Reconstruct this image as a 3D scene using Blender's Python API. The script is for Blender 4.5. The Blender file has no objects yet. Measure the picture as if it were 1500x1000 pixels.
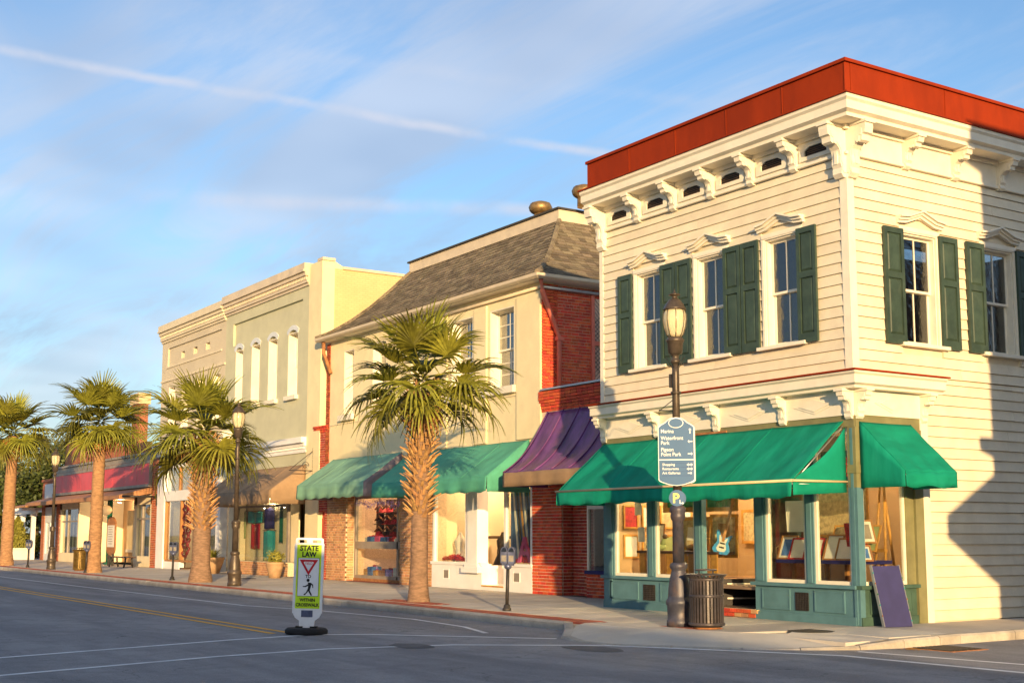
import bpy, math, random
from mathutils import Vector, Matrix
R = math.radians
random.seed(7)
SC = bpy.context.scene
COL = SC.collection

# ------------------------------------------------------------------ camera
cam_d = bpy.data.cameras.new('Camera')
cam = bpy.data.objects.new('Camera', cam_d); COL.objects.link(cam)
cam.location = (14.82, -16.55, 1.5)
cam_d.sensor_width = 36; cam_d.lens = 36 * 1878 / 1500
cam_d.shift_y = (548.6 - 500) / 1500
cam_d.clip_start = 0.1; cam_d.clip_end = 3000
YAW = math.pi - R(33.15); PITCH = R(7.1)
cam.rotation_euler = (R(90) + PITCH, 0, YAW - R(90))
SC.camera = cam

# ------------------------------------------------------------------ light
SUN_AZ = R(25.0)          # the sun stands down the street, a little on the near side
SUN_EL = R(8.0)
SUN_STRENGTH = 4.2
SKY_STRENGTH = 0.112
EXPOSURE = 0.92
sd = Vector((math.cos(SUN_AZ) * math.cos(SUN_EL), -math.sin(SUN_AZ) * math.cos(SUN_EL), math.sin(SUN_EL)))
sl = bpy.data.lights.new('Sun', 'SUN'); sl.energy = SUN_STRENGTH; sl.angle = R(0.5); sl.color = (1.0, 0.68, 0.33)
so = bpy.data.objects.new('Sun', sl); COL.objects.link(so); so.location = (30, -20, 30)
so.rotation_euler = (-sd).to_track_quat('-Z', 'Y').to_euler()
SC.view_settings.view_transform = 'Standard'; SC.view_settings.look = 'None'
SC.view_settings.exposure = EXPOSURE; SC.view_settings.gamma = 1

W = bpy.data.worlds.new('World'); SC.world = W; W.use_nodes = True
nt = W.node_tree; nt.nodes.clear()
def N(t, ty, **kw):
    n = t.nodes.new(ty)
    for k, v in kw.items(): setattr(n, k, v)
    return n
def L(t, a, b): t.links.new(a, b)
def mth(t, op, a, b=None, c=None, clamp=False):
    n = N(t, 'ShaderNodeMath', operation=op); n.use_clamp = clamp
    for i, s in enumerate((a, b, c)):
        if s is None: continue
        if isinstance(s, (int, float)): n.inputs[i].default_value = s
        else: L(t, s, n.inputs[i])
    return n.outputs[0]
def vmth(t, op, a, b=None):
    n = N(t, 'ShaderNodeVectorMath', operation=op)
    for i, s in enumerate((a, b)):
        if s is None: continue
        if isinstance(s, (tuple, list, Vector)): n.inputs[i].default_value = s
        else: L(t, s, n.inputs[i])
    return n
def sstep(t, x, lo, hi):
    n = N(t, 'ShaderNodeMapRange', interpolation_type='SMOOTHSTEP'); L(t, x, n.inputs[0])
    n.inputs[1].default_value = lo; n.inputs[2].default_value = hi
    return n.outputs[0]
def mixc(t, f, a, b, bt='MIX'):
    n = N(t, 'ShaderNodeMix', data_type='RGBA', blend_type=bt)
    for s, i in ((f, 0), (a, 6), (b, 7)):
        if isinstance(s, (int, float)): n.inputs[i].default_value = s
        elif isinstance(s, (tuple, list)): n.inputs[i].default_value = (*s[:3], 1)
        else: L(t, s, n.inputs[i])
    return n.outputs[2]
def noise(t, vec, sc, det=4, rough=.55, dist=0):
    n = N(t, 'ShaderNodeTexNoise'); n.inputs['Scale'].default_value = sc; n.inputs['Detail'].default_value = det
    n.inputs['Roughness'].default_value = rough; n.inputs['Distortion'].default_value = dist
    if vec is not None: L(t, vec, n.inputs['Vector'])
    return n.outputs[0]
sky = N(nt, 'ShaderNodeTexSky', sky_type='NISHITA'); sky.sun_disc = False
sky.sun_elevation = SUN_EL; sky.sun_rotation = R(90) + SUN_AZ
sky.air_density = 1.0; sky.dust_density = 1.2; sky.ozone_density = 1.3
tc = N(nt, 'ShaderNodeTexCoord'); dirv = vmth(nt, 'NORMALIZE', tc.outputs['Generated']).outputs[0]
sx = N(nt, 'ShaderNodeSeparateXYZ'); L(nt, dirv, sx.inputs[0])
dz = mth(nt, 'MAXIMUM', sx.outputs[2], 0.03); inv = mth(nt, 'DIVIDE', 1.0, mth(nt, 'ADD', dz, 0.12))
pl = N(nt, 'ShaderNodeVectorMath', operation='SCALE'); L(nt, dirv, pl.inputs[0]); L(nt, inv, pl.inputs['Scale'])
mp = N(nt, 'ShaderNodeMapping'); L(nt, pl.outputs[0], mp.inputs[0])
mp.inputs['Rotation'].default_value = (0, 0, R(-52)); mp.inputs['Scale'].default_value = (.55, 2.0, 0)
c1 = noise(nt, mp.outputs[0], 1.5, 10, .62, .9)
c2 = noise(nt, mp.outputs[0], .45, 3, .5, .2)
cov = sstep(nt, mth(nt, 'MULTIPLY_ADD', c2, .6, mth(nt, 'MULTIPLY', c1, .6)), .47, .70)
def contrail(a, b, w, amp, end):
    a = Vector(a); b = Vector(b); n = a.cross(b).normalized(); ax = (b - a).normalized(); m = (a + b) / 2
    wob = mth(nt, 'MULTIPLY_ADD', noise(nt, dirv, 9, 4), .012, -.006)
    d = mth(nt, 'ABSOLUTE', mth(nt, 'ADD', vmth(nt, 'DOT_PRODUCT', dirv, n).outputs['Value'], wob))
    core = mth(nt, 'SUBTRACT', 1.0, sstep(nt, d, 0, w))
    al = mth(nt, 'SUBTRACT', vmth(nt, 'DOT_PRODUCT', dirv, ax).outputs['Value'], m.dot(ax))
    ext = mth(nt, 'SUBTRACT', 1.0, sstep(nt, mth(nt, 'ABSOLUTE', al), end * .6, end))
    br = sstep(nt, noise(nt, dirv, 14, 5), .25, .65)
    fw = sstep(nt, vmth(nt, 'DOT_PRODUCT', dirv, m).outputs['Value'], 0, .3)
    return mth(nt, 'MULTIPLY', mth(nt, 'MULTIPLY', core, ext), mth(nt, 'MULTIPLY', mth(nt, 'MULTIPLY', br, fw), amp))
k1 = contrail((-.9251, .1729, .338), (-.7596, .5837, .2871), .0058, .75, .5)
k2 = contrail((-.9081, .3347, .2517), (-.8024, .543, .2477), .009, .62, .2)
k3 = contrail((-.824, .4457, .3497), (-.7354, .5917, .3303), .008, .22, .25)
cc = mixc(nt, sstep(nt, noise(nt, pl.outputs[0], .9, 3), .35, .65), (1.9, 2.25, 3.0), (3.7, 3.95, 4.5))
skyc = mixc(nt, 1.0, sky.outputs[0], (.80, 1.0, 1.27), 'MULTIPLY')
s1 = mixc(nt, mth(nt, 'MULTIPLY', cov, .66), skyc, cc)
kk = mth(nt, 'ADD', mth(nt, 'ADD', k1, k2), k3, clamp=True)
s2 = mixc(nt, kk, s1, (3.3, 3.5, 4.1))
bg = N(nt, 'ShaderNodeBackground'); bg.inputs[1].default_value = SKY_STRENGTH
wo = N(nt, 'ShaderNodeOutputWorld'); L(nt, s2, bg.inputs[0]); L(nt, bg.outputs[0], wo.inputs[0])

# ------------------------------------------------------------------ materials
MATS = {}
def PM(name, base, rough=.75, var=.18, scale=3.0, bump=.0, bscale=40, metal=0, rnd=0.0, dirt=0.0, dirtc=(.12, .1, .08),
       stretch=(1, 1, 1), spec=.4, fine=0.0, sheen=0, coord='pos', tint=0.0, trans=0.0):
    """principled paint/stone/metal with colour variation, dirt patches and fine relief, all in world metres"""
    if name in MATS: return MATS[name]
    m = bpy.data.materials.new(name); m.use_nodes = True; t = m.node_tree; p = t.nodes['Principled BSDF']
    if coord == 'pos': v = N(t, 'ShaderNodeNewGeometry').outputs['Position']
    else: v = N(t, 'ShaderNodeTexCoord').outputs['Object']
    mpn = N(t, 'ShaderNodeMapping'); L(t, v, mpn.inputs[0]); mpn.inputs['Scale'].default_value = stretch
    v = mpn.outputs[0]
    n1 = noise(t, v, scale, 6, .6)
    dark = tuple(c * (1 - var) for c in base); lite = tuple(min(1, c * (1 + var)) for c in base)
    col = mixc(t, sstep(t, n1, .3, .7), dark, lite)
    if fine:
        col = mixc(t, mth(t, 'MULTIPLY', sstep(t, noise(t, v, bscale, 3, .7), .45, .75), fine), col, tuple(c * .45 for c in base))
    if rnd or tint:
        oi = N(t, 'ShaderNodeObjectInfo').outputs['Random']
        at = N(t, 'ShaderNodeAttribute', attribute_name='tint').outputs['Fac']
        r = mth(t, 'FRACT', mth(t, 'ADD', oi, at)); k = max(rnd, tint)
        hs = N(t, 'ShaderNodeHueSaturation'); L(t, col, hs.inputs['Color'])
        L(t, mth(t, 'MULTIPLY_ADD', r, 2 * k, 1 - k), hs.inputs['Value'])
        L(t, mth(t, 'MULTIPLY_ADD', mth(t, 'FRACT', mth(t, 'MULTIPLY', r, 7.3)), .02 * (k > .1), .5 - .01 * (k > .1)), hs.inputs['Hue'])
        col = hs.outputs[0]
    if dirt:
        dn = noise(t, v, scale * .37 + .2, 8, .68)
        col = mixc(t, mth(t, 'MULTIPLY', sstep(t, dn, .48, .72), dirt), col, dirtc)
    L(t, col, p.inputs['Base Color'])
    p.inputs['Metallic'].default_value = metal; p.inputs['Specular IOR Level'].default_value = spec
    rr = N(t, 'ShaderNodeMapRange'); L(t, n1, rr.inputs[0]); rr.inputs[3].default_value = max(.05, rough - .1); rr.inputs[4].default_value = min(1, rough + .1)
    L(t, rr.outputs[0], p.inputs['Roughness'])
    if bump:
        b = N(t, 'ShaderNodeBump'); b.inputs['Strength'].default_value = bump; b.inputs['Distance'].default_value = .02
        L(t, noise(t, v, bscale, 5, .65), b.inputs['Height']); L(t, b.outputs[0], p.inputs['Normal'])
    if trans:
        tr = N(t, 'ShaderNodeBsdfTranslucent'); L(t, col, tr.inputs[0]); ms = N(t, 'ShaderNodeMixShader'); ms.inputs[0].default_value = trans
        out = t.nodes['Material Output']; L(t, p.outputs[0], ms.inputs[1]); L(t, tr.outputs[0], ms.inputs[2]); L(t, ms.outputs[0], out.inputs[0])
    MATS[name] = m; return m
def glass_mat(name, wav=.0, tintc=(.9, .95, .95), base=.10, wsc=6, gl=1.0):
    m = bpy.data.materials.new(name); m.use_nodes = True; t = m.node_tree; t.nodes.clear()
    out = N(t, 'ShaderNodeOutputMaterial'); tr = N(t, 'ShaderNodeBsdfTransparent'); tr.inputs[0].default_value = (*tintc, 1)
    g = N(t, 'ShaderNodeBsdfGlossy'); g.inputs['Roughness'].default_value = .015; g.inputs[0].default_value = (gl, gl, gl, 1)
    fr = N(t, 'ShaderNodeLayerWeight'); fr.inputs[0].default_value = .5
    ms = N(t, 'ShaderNodeMixShader'); L(t, mth(t, 'MULTIPLY_ADD', mth(t, 'POWER', fr.outputs['Facing'], 4.0), .75, base * .6 + .02, clamp=True), ms.inputs[0])
    L(t, tr.outputs[0], ms.inputs[1]); L(t, g.outputs[0], ms.inputs[2]); L(t, ms.outputs[0], out.inputs[0])
    if wav:
        b = N(t, 'ShaderNodeBump'); b.inputs['Strength'].default_value = wav; b.inputs['Distance'].default_value = .02
        L(t, noise(t, N(t, 'ShaderNodeNewGeometry').outputs['Position'], wsc, 3, .5), b.inputs['Height'])
        L(t, b.outputs[0], g.inputs['Normal'])
    MATS[name] = m; return m
def M(k): return MATS[k]
PM('white_clap', (.74, .655, .49), .6, .06, 2.5, .3, 60, rnd=.06, dirt=.22, dirtc=(.56, .47, .33), fine=.10)
PM('white_trim', (.78, .72, .59), .55, .05, 3, .15, 60, dirt=.14, dirtc=(.45, .36, .24))
PM('white_paint', (.80, .79, .77), .6, .05, 2, .3, 30, dirt=.08, dirtc=(.45, .4, .35))
PM('red_metal', (.25, .027, .004), .75, .16, 1.4, .1, 25, dirt=.35, dirtc=(.11, .012, .004), stretch=(1, 1, .4), spec=.15)
PM('shutter', (.036, .062, .045), .5, .18, 5, .15, 50, rnd=.10, dirt=.25, dirtc=(.10, .13, .09))
PM('dark_gap', (.012, .011, .012), .9, .1)
PM('teal', (.085, .19, .225), .55, .10, 3, .12, 50, dirt=.18, dirtc=(.04, .08, .08), fine=.08)
PM('olive', (.20, .19, .09), .6, .12, 3, .1, 50, dirt=.2, dirtc=(.10, .1, .05))
PM('green_base', (.05, .10, .075), .6, .2, 3, .1, 50)
PM('awn_green', (.008, .30, .20), .85, .16, 1.6, .35, 9, dirt=.35, dirtc=(.035, .36, .27), trans=.25, stretch=(2.2, .6, .6), spec=.15)
PM('awn_pale', (.24, .48, .36), .85, .14, 1.2, .3, 9, dirt=.4, dirtc=(.24, .40, .30), trans=.22)
PM('awn_mid', (.10, .43, .30), .85, .14, 1.2, .3, 9, dirt=.4, dirtc=(.12, .36, .25), trans=.22)
PM('awn_shade_grey', (.20, .17, .20), .8, .15, 1.5, .1, 160)  # shade on the awning's end panel, put into the colour as grey
PM('awn_brown', (.34, .23, .14), .85, .18, 1.2, .3, 9, dirt=.4, dirtc=(.15, .10, .07), trans=.1)
PM('awn_purple', (.13, .045, .17), .42, .45, 3.0, .25, 60, dirt=.55, dirtc=(.16, .07, .05), fine=.3, stretch=(1, .5, .5))
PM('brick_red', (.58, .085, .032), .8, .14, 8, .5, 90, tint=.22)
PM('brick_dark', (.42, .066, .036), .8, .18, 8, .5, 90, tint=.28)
PM('brick_tan', (.52, .27, .13), .8, .14, 8, .5, 90, tint=.24)
PM('brick_paver', (.33, .085, .05), .85, .2, 6, .4, 80, tint=.25, dirt=.3, dirtc=(.16, .10, .08))
PM('mortar', (.66, .52, .36), .9, .12, 20, .4, 120)
PM('mortar_red', (.70, .50, .38), .9, .12, 20, .4, 120)
PM('stucco', (.78, .67, .42), .8, .06, 1.6, .55, 35, dirt=.18, dirtc=(.60, .50, .29))
PM('stucco_green', (.52, .51, .36), .8, .06, 1.4, .4, 30, dirt=.22, dirtc=(.40, .40, .28))
PM('stucco_cream', (.66, .58, .43), .8, .06, 1.6, .4, 30, dirt=.2, dirtc=(.48, .42, .30))
PM('paint_blue_grey', (.60, .64, .68), .6, .06, 2, .2, 40, dirt=.1)
PM('gutter', (.62, .52, .38), .5, .08, 2, .05, 30, dirt=.2)
PM('shingle', (.185, .148, .098), .9, .22, 30, .5, 200, tint=.38)
PM('roof_dark', (.05, .045, .04), .9, .2, 8)
PM('downpipe', (.66, .17, .11), .5, .1, 4, .05, 40, dirt=.15)
PM('galv', (.45, .46, .48), .38, .12, 6, .05, 40, metal=.7)
PM('brass_vent', (.30, .19, .08), .45, .25, 8, .1, 40, metal=.6)
PM('iron', (.030, .027, .026), .5, .25, 8, .2, 60, dirt=.2, dirtc=(.10, .06, .03))
PM('lamp_bronze', (.085, .066, .050), .38, .25, 6, .15, 60, metal=.35, dirt=.2, dirtc=(.15, .10, .06))
PM('lamp_base', (.060, .062, .085), .4, .25, 6, .2, 60, metal=.2, dirt=.45, dirtc=(.19, .10, .05))
PM('can_metal', (.07, .062, .066), .38, .25, 6, .15, 60, metal=.3, dirt=.25, dirtc=(.15, .09, .06))
PM('rust', (.34, .15, .06), .8, .3, 8, .3, 60)
PM('sign_blue', (.055, .135, .27), .5, .05, 3)
PM('sign_blue_dark', (.012, .035, .17), .5, .05, 3)
PM('sign_white', (.82, .83, .80), .5, .03, 3)
PM('sign_yellow', (.80, .70, .20), .5, .03, 3)
PM('ped_lime', (.60, .85, .02), .5, .04, 6, dirt=.08, dirtc=(.35, .5, .05))
PM('ped_white', (.82, .82, .85), .5, .04, 6, .1, 40, dirt=.15, dirtc=(.5, .5, .55))
PM('ped_red', (.55, .01, .02), .5, .05, 6)
PM('ped_black', (.012, .012, .014), .6, .1, 6)
PM('rubber', (.016, .016, .018), .8, .2, 12, .4, 60)
PM('meter_head', (.13, .15, .25), .35, .2, 12, .1, 60, metal=.5, dirt=.3, dirtc=(.06, .06, .1))
PM('meter_face', (.24, .22, .19), .4, .2, 12)
PM('palm_green', (.205, .205, .026), .45, .35, 5, rnd=.36, coord='obj', trans=.28)
PM('palm_young', (.27, .28, .034), .45, .25, 6, rnd=.3, coord='obj', trans=.3)
PM('palm_dry', (.42, .20, .06), .8, .3, 8, rnd=.25, coord='obj', trans=.15)
PM('palm_boot', (.47, .26, .105), .85, .25, 9, .5, 60, rnd=.15)
PM('palm_trunk', (.25, .155, .10), .9, .3, 7, .9, 30, stretch=(1, 1, 3), dirt=.4, dirtc=(.17, .10, .06))
PM('palm_trunk_smooth', (.34, .19, .095), .9, .28, 6, .9, 24, stretch=(1, 1, 2.5), dirt=.3, dirtc=(.22, .11, .05))
PM('leaf_dark', (.075, .095, .022), .5, .45, 1.3, trans=.2)
PM('leaf_mid', (.13, .13, .022), .5, .45, 1.3, trans=.25)
PM('leaf_pot', (.25, .24, .04), .6, .35, 8, trans=.2)
PM('bark', (.09, .06, .04), .9, .3, 6, .8, 20)
PM('terracotta', (.42, .27, .15), .85, .15, 5, .2, 40)
PM('wood', (.36, .17, .055), .55, .25, 5, .2, 40, stretch=(1, 1, .3))
PM('wood_gold', (.50, .25, .05), .4, .25, 8, .1, 40)
PM('wood_dark', (.07, .035, .02), .5, .3, 6, .15, 40)
PM('paper', (.70, .68, .60), .8, .06, 6)
PM('paper_tan', (.46, .36, .19), .8, .3, 14)
PM('art_green', (.05, .22, .08), .7, .5, 5)
PM('art_blue', (.06, .16, .42), .7, .3, 5)
PM('art_red', (.42, .03, .03), .7, .4, 12)
PM('art_teal', (.03, .34, .34), .7, .1, 3)
PM('art_navy', (.015, .015, .11), .7, .2, 9)
PM('cloth_red', (.36, .015, .03), .9, .2, 9, .3, 60)
PM('cloth_sage', (.30, .36, .15), .9, .1, 5)
PM('pink', (.65, .10, .25), .7, .2, 12)
PM('violet_tinsel', (.28, .20, .62), .35, .5, 30)
PM('black_paint', (.015, .012, .013), .35, .2, 5, .1, 30)
PM('maroon', (.16, .012, .02), .3, .3, 4, .1, 30)
PM('door_red', (.34, .02, .015), .45, .15, 4, .1, 40)
PM('interior_warm', (.50, .33, .17), .9, .1, 1)
PM('interior_cream', (.72, .62, .42), .9, .08, 1)
PM('interior_white', (.70, .66, .58), .9, .08, 1)
PM('interior_dark', (.10, .08, .07), .9, .1, 1)
PM('floor_int', (.22, .15, .10), .6, .15, 2)
PM('red_sign_panel', (.60, .06, .075), .45, .14, 1.1, .1, 4, dirt=.35, dirtc=(.62, .12, .16))
PM('canopy_brown', (.42, .20, .085), .6, .15, 2, .1, 30, dirt=.2, dirtc=(.25, .13, .07))
PM('metal_grey', (.28, .24, .20), .5, .2, 2, .1, 30, dirt=.3, dirtc=(.12, .10, .08))
PM('brick_orange', (.42, .105, .035), .85, .2, 8, .5, 90, tint=.28)
PM('pole_green', (.01, .10, .06), .4, .1, 3)
PM('bronze_can', (.19, .12, .03), .4, .25, 6, .1, 40, metal=.5)
PM('ramp_blue', (.036, .036, .13), .75, .12, 4, .2, 60, dirt=.2, dirtc=(.04, .04, .10))
PM('guitar_blue', (.06, .30, .62), .25, .1, 4)
PM('sign_cream', (.66, .48, .27), .6, .06, 3)
PM('kerb', (.45, .41, .35), .9, .15, 2.5, .6, 30, rnd=.10, dirt=.45, dirtc=(.15, .12, .10), fine=.25)
PM('slab', (.50, .46, .405), .9, .10, 1.3, .35, 60, rnd=.10, dirt=.5, dirtc=(.32, .28, .24), fine=.3)
PM('apron', (.56, .52, .45), .9, .10, 1.0, .35, 60, dirt=.35, dirtc=(.40, .36, .30), fine=.15)
PM('asphalt_dark', (.13, .128, .13), .85, .2, 5, .5, 60)
PM('grass', (.06, .085, .02), .9, .3, 2, .5, 30)
PM('line_white', (.80, .80, .80), .8, .08, 3, .3, 90, dirt=.35, dirtc=(.36, .36, .36), fine=.3)
PM('line_yellow', (.85, .44, .05), .8, .1, 3, .3, 90, dirt=.35, dirtc=(.40, .25, .10), fine=.25)
PM('ter_hill', (.05, .06, .03), .9, .3, .3)
glass_mat('glass_shop', 0.0, (.92, .94, .92), .05)
glass_mat('glass_wavy', .5, (.60, .64, .66), .16, 9, .8)
glass_mat('glass_far', .05, (.75, .78, .78), .22, 3, .9)
def asphalt():
    m = bpy.data.materials.new('asphalt'); m.use_nodes = True; t = m.node_tree; p = t.nodes['Principled BSDF']
    v = N(t, 'ShaderNodeNewGeometry').outputs['Position']
    mpn = N(t, 'ShaderNodeMapping'); L(t, v, mpn.inputs[0]); mpn.inputs['Scale'].default_value = (.18, 1.1, 1)
    big = noise(t, mpn.outputs[0], .9, 6, .6); spk = noise(t, v, 70, 3, .8); mid = noise(t, v, 2.2, 6, .65)
    col = mixc(t, sstep(t, big, .32, .68), (.185, .182, .19), (.315, .306, .31))
    col = mixc(t, mth(t, 'MULTIPLY', sstep(t, mid, .42, .70), .55), col, (.165, .16, .166))
    col = mixc(t, mth(t, 'MULTIPLY', sstep(t, spk, .52, .72), .75), col, (.52, .515, .51))
    col = mixc(t, mth(t, 'MULTIPLY', sstep(t, noise(t, v, 38, 3, .75), .52, .72), .65), col, (.11, .108, .11))
    vo = N(t, 'ShaderNodeTexVoronoi', feature='DISTANCE_TO_EDGE'); vo.inputs['Scale'].default_value = .33
    wv = vmth(t, 'ADD', v, None); ns = N(t, 'ShaderNodeTexNoise'); ns.inputs['Scale'].default_value = 1.6; ns.inputs['Detail'].default_value = 6; L(t, v, ns.inputs['Vector']); L(t, ns.outputs['Color'], wv.inputs[1]); L(t, wv.outputs[0], vo.inputs['Vector'])
    crack = mth(t, 'SUBTRACT', 1.0, sstep(t, vo.outputs['Distance'], 0.0, .006))
    col = mixc(t, mth(t, 'MULTIPLY', mth(t, 'MULTIPLY', crack, sstep(t, noise(t, v, .5, 3), .45, .6)), .5), col, (.035, .034, .035))
    L(t, col, p.inputs['Base Color']); p.inputs['Roughness'].default_value = .82; p.inputs['Specular IOR Level'].default_value = .35
    b = N(t, 'ShaderNodeBump'); b.inputs['Strength'].default_value = .55; b.inputs['Distance'].default_value = .012
    L(t, noise(t, v, 60, 4, .75), b.inputs['Height']); L(t, b.outputs[0], p.inputs['Normal']); MATS['asphalt'] = m
asphalt()
def brick_tex(name, c1, c2, mo, sc=1.0, bump=.5):
    m = bpy.data.materials.new(name); m.use_nodes = True; t = m.node_tree; p = t.nodes['Principled BSDF']
    g = N(t, 'ShaderNodeNewGeometry'); s = N(t, 'ShaderNodeSeparateXYZ'); L(t, g.outputs['Position'], s.inputs[0])
    c = N(t, 'ShaderNodeCombineXYZ'); L(t, mth(t, 'ADD', s.outputs[0], s.outputs[1]), c.inputs[0]); L(t, s.outputs[2], c.inputs[1])
    b = N(t, 'ShaderNodeTexBrick'); L(t, c.outputs[0], b.inputs[0]); b.inputs['Scale'].default_value = sc
    b.inputs['Brick Width'].default_value = .22; b.inputs['Row Height'].default_value = .076; b.inputs['Mortar Size'].default_value = .008
    b.inputs['Color1'].default_value = (*c1, 1); b.inputs['Color2'].default_value = (*c2, 1); b.inputs['Mortar'].default_value = (*mo, 1)
    col = mixc(t, mth(t, 'MULTIPLY', sstep(t, noise(t, g.outputs['Position'], .8, 6, .6), .4, .7), .25), b.outputs[0], tuple(x * .6 for x in c1))
    L(t, col, p.inputs['Base Color']); p.inputs['Roughness'].default_value = .85
    bm = N(t, 'ShaderNodeBump'); bm.inputs['Strength'].default_value = bump; bm.inputs['Distance'].default_value = .01
    bm.invert = True; L(t, b.outputs[1], bm.inputs['Height']); L(t, bm.outputs[0], p.inputs['Normal']); MATS[name] = m
brick_tex('brick_far', (.40, .11, .04), (.33, .075, .03), (.40, .27, .17))
brick_tex('brick_painted', (.66, .50, .25), (.63, .47, .23), (.56, .41, .20), 1.0, .6)
brick_tex('brick_cream', (.64, .56, .42), (.62, .54, .40), (.56, .49, .37), 1.0, .6)
brick_tex('brick_south', (.30, .10, .055), (.25, .08, .045), (.32, .24, .18))
def emis(name, col, s):
    m = bpy.data.materials.new(name); m.use_nodes = True; p = m.node_tree.nodes['Principled BSDF']
    p.inputs['Base Color'].default_value = (*col, 1); p.inputs['Emission Color'].default_value = (*col, 1); p.inputs['Emission Strength'].default_value = s; MATS[name] = m
emis('bulb', (1, .8, .5), 9)
def lampglass():
    m = bpy.data.materials.new('lamp_glass'); m.use_nodes = True; p = m.node_tree.nodes['Principled BSDF']
    p.inputs['Base Color'].default_value = (.80, .70, .46, 1); p.inputs['Roughness'].default_value = .18
    p.inputs['Transmission Weight'].default_value = .35; p.inputs['IOR'].default_value = 1.3; MATS['lamp_glass'] = m
lampglass()

# ------------------------------------------------------------------ mesh helpers
ORG = {}
class Fr:
    """a wall frame: u along the wall to the right as one faces it, w out of the wall, v up"""
    def __init__(s, kind, at): s.kind, s.at = kind, at
    def __call__(s, u, w, v): return (u, s.at - w, v) if s.kind == 'front' else (s.at + w, u, v)
class MB:
    def __init__(s, fr=None, flip=None):
        s.v, s.f, s.sm, s.t = [], [], [], []; s.fr = fr; s.flip = (fr is not None) if flip is None else flip; s.tint = None
    def pt(s, p):
        s.v.append(Vector(s.fr(*p)) if s.fr else Vector(p)); return len(s.v) - 1
    def face(s, ids, smooth=False):
        s.f.append(tuple(reversed(ids)) if s.flip else tuple(ids)); s.sm.append(smooth); s.t.append(s.tint or 0.0)
    def box(s, a0, a1, b0, b1, c0, c1):
        if a0 > a1: a0, a1 = a1, a0
        if b0 > b1: b0, b1 = b1, b0
        if c0 > c1: c0, c1 = c1, c0
        i = [s.pt(p) for p in ((a0, b0, c0), (a1, b0, c0), (a1, b1, c0), (a0, b1, c0), (a0, b0, c1), (a1, b0, c1), (a1, b1, c1), (a0, b1, c1))]
        for q in ((0, 3, 2, 1), (4, 5, 6, 7), (0, 1, 5, 4), (1, 2, 6, 5), (2, 3, 7, 6), (3, 0, 4, 7)): s.face([i[k] for k in q])
        return s
    def hexa(s, P):
        i = [s.pt(p) for p in P]
        for q in ((0, 3, 2, 1), (4, 5, 6, 7), (0, 1, 5, 4), (1, 2, 6, 5), (2, 3, 7, 6), (3, 0, 4, 7)): s.face([i[k] for k in q])
        return s
    def prism(s, prof, fn, a0, a1, smooth=False):
        """prof: closed 2-D outline; fn(p, q, a) -> point; extruded from a0 to a1"""
        n = len(prof); A = [s.pt(fn(p, q, a0)) for p, q in prof]; B = [s.pt(fn(p, q, a1)) for p, q in prof]
        for k in range(n): s.face([A[k], A[(k + 1) % n], B[(k + 1) % n], B[k]], smooth)
        s.face(list(reversed(A))); s.face(B); return s
    def lathe(s, prof, c=(0, 0, 0), n=20, smooth=True, flute=0, fl=0.0):
        rows = []
        for r, z in prof:
            rows.append([s.pt((c[0] + r * (1 - (fl if (flute and k % 2) else 0)) * math.cos(2 * math.pi * k / n), c[1] + r * (1 - (fl if (flute and k % 2) else 0)) * math.sin(2 * math.pi * k / n), c[2] + z)) for k in range(n)])
        for a, b in zip(rows, rows[1:]):
            for k in range(n): s.face([a[k], a[(k + 1) % n], b[(k + 1) % n], b[k]], smooth)
        s.face(list(reversed(rows[0]))); s.face(rows[-1]); return s
    def tube(s, pts, r, n=8, smooth=True):
        pts = [Vector(s.fr(*p)) if s.fr else Vector(p) for p in pts]; rr = r if isinstance(r, (list, tuple)) else [r] * len(pts)
        rows = []; up = Vector((0, 0, 1))
        for k, p in enumerate(pts):
            d = (pts[min(k + 1, len(pts) - 1)] - pts[max(k - 1, 0)]).normalized()
            a = d.cross(up if abs(d.z) < .95 else Vector((1, 0, 0))).normalized(); b = d.cross(a)
            row = []
            for j in range(n):
                t = 2 * math.pi * j / n; s.v.append(p + (a * math.cos(t) + b * math.sin(t)) * rr[k]); row.append(len(s.v) - 1)
            rows.append(row)
        fl = s.flip; s.flip = False
        for a, b in zip(rows, rows[1:]):
            for k in range(n): s.face([a[k], b[k], b[(k + 1) % n], a[(k + 1) % n]], smooth)
        s.face(rows[0]); s.face(list(reversed(rows[-1]))); s.flip = fl; return s
    def grid(s, fn, nu, nv, smooth=True):
        I = [[s.pt(fn(i / nu, j / nv)) for j in range(nv + 1)] for i in range(nu + 1)]
        for i in range(nu):
            for j in range(nv): s.face([I[i][j], I[i + 1][j], I[i + 1][j + 1], I[i][j + 1]], smooth)
        return s
    def text(s, string, size, fn, depth=.004, align='CENTER', bold=0.0, sx=1.0):
        """flat lettering from the built-in font; fn(u, v, d) places it"""
        cu = bpy.data.curves.new('lettering', 'FONT'); cu.body = string; cu.size = size; cu.align_x = align; cu.extrude = depth; cu.offset = bold
        cu.resolution_u = 3
        o = bpy.data.objects.new('lettering', cu); COL.objects.link(o)
        me = o.to_mesh(); base = len(s.v)
        for v in me.vertices: s.pt(fn(v.co.x * sx, v.co.y, v.co.z))
        for p in me.polygons: s.face([base + k for k in p.vertices])
        o.to_mesh_clear(); bpy.data.objects.remove(o); bpy.data.curves.remove(cu); return s
    def mesh(s, name, mat, off=Vector((0, 0, 0))):
        me = bpy.data.meshes.new(name); me.from_pydata([tuple(v - off) for v in s.v], [], s.f)
        me.polygons.foreach_set('use_smooth', s.sm)
        if any(s.t):
            a = me.attributes.new('tint', 'FLOAT', 'FACE'); a.data.foreach_set('value', s.t)
        me.materials.append(M(mat) if isinstance(mat, str) else mat); me.update(); return me
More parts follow.
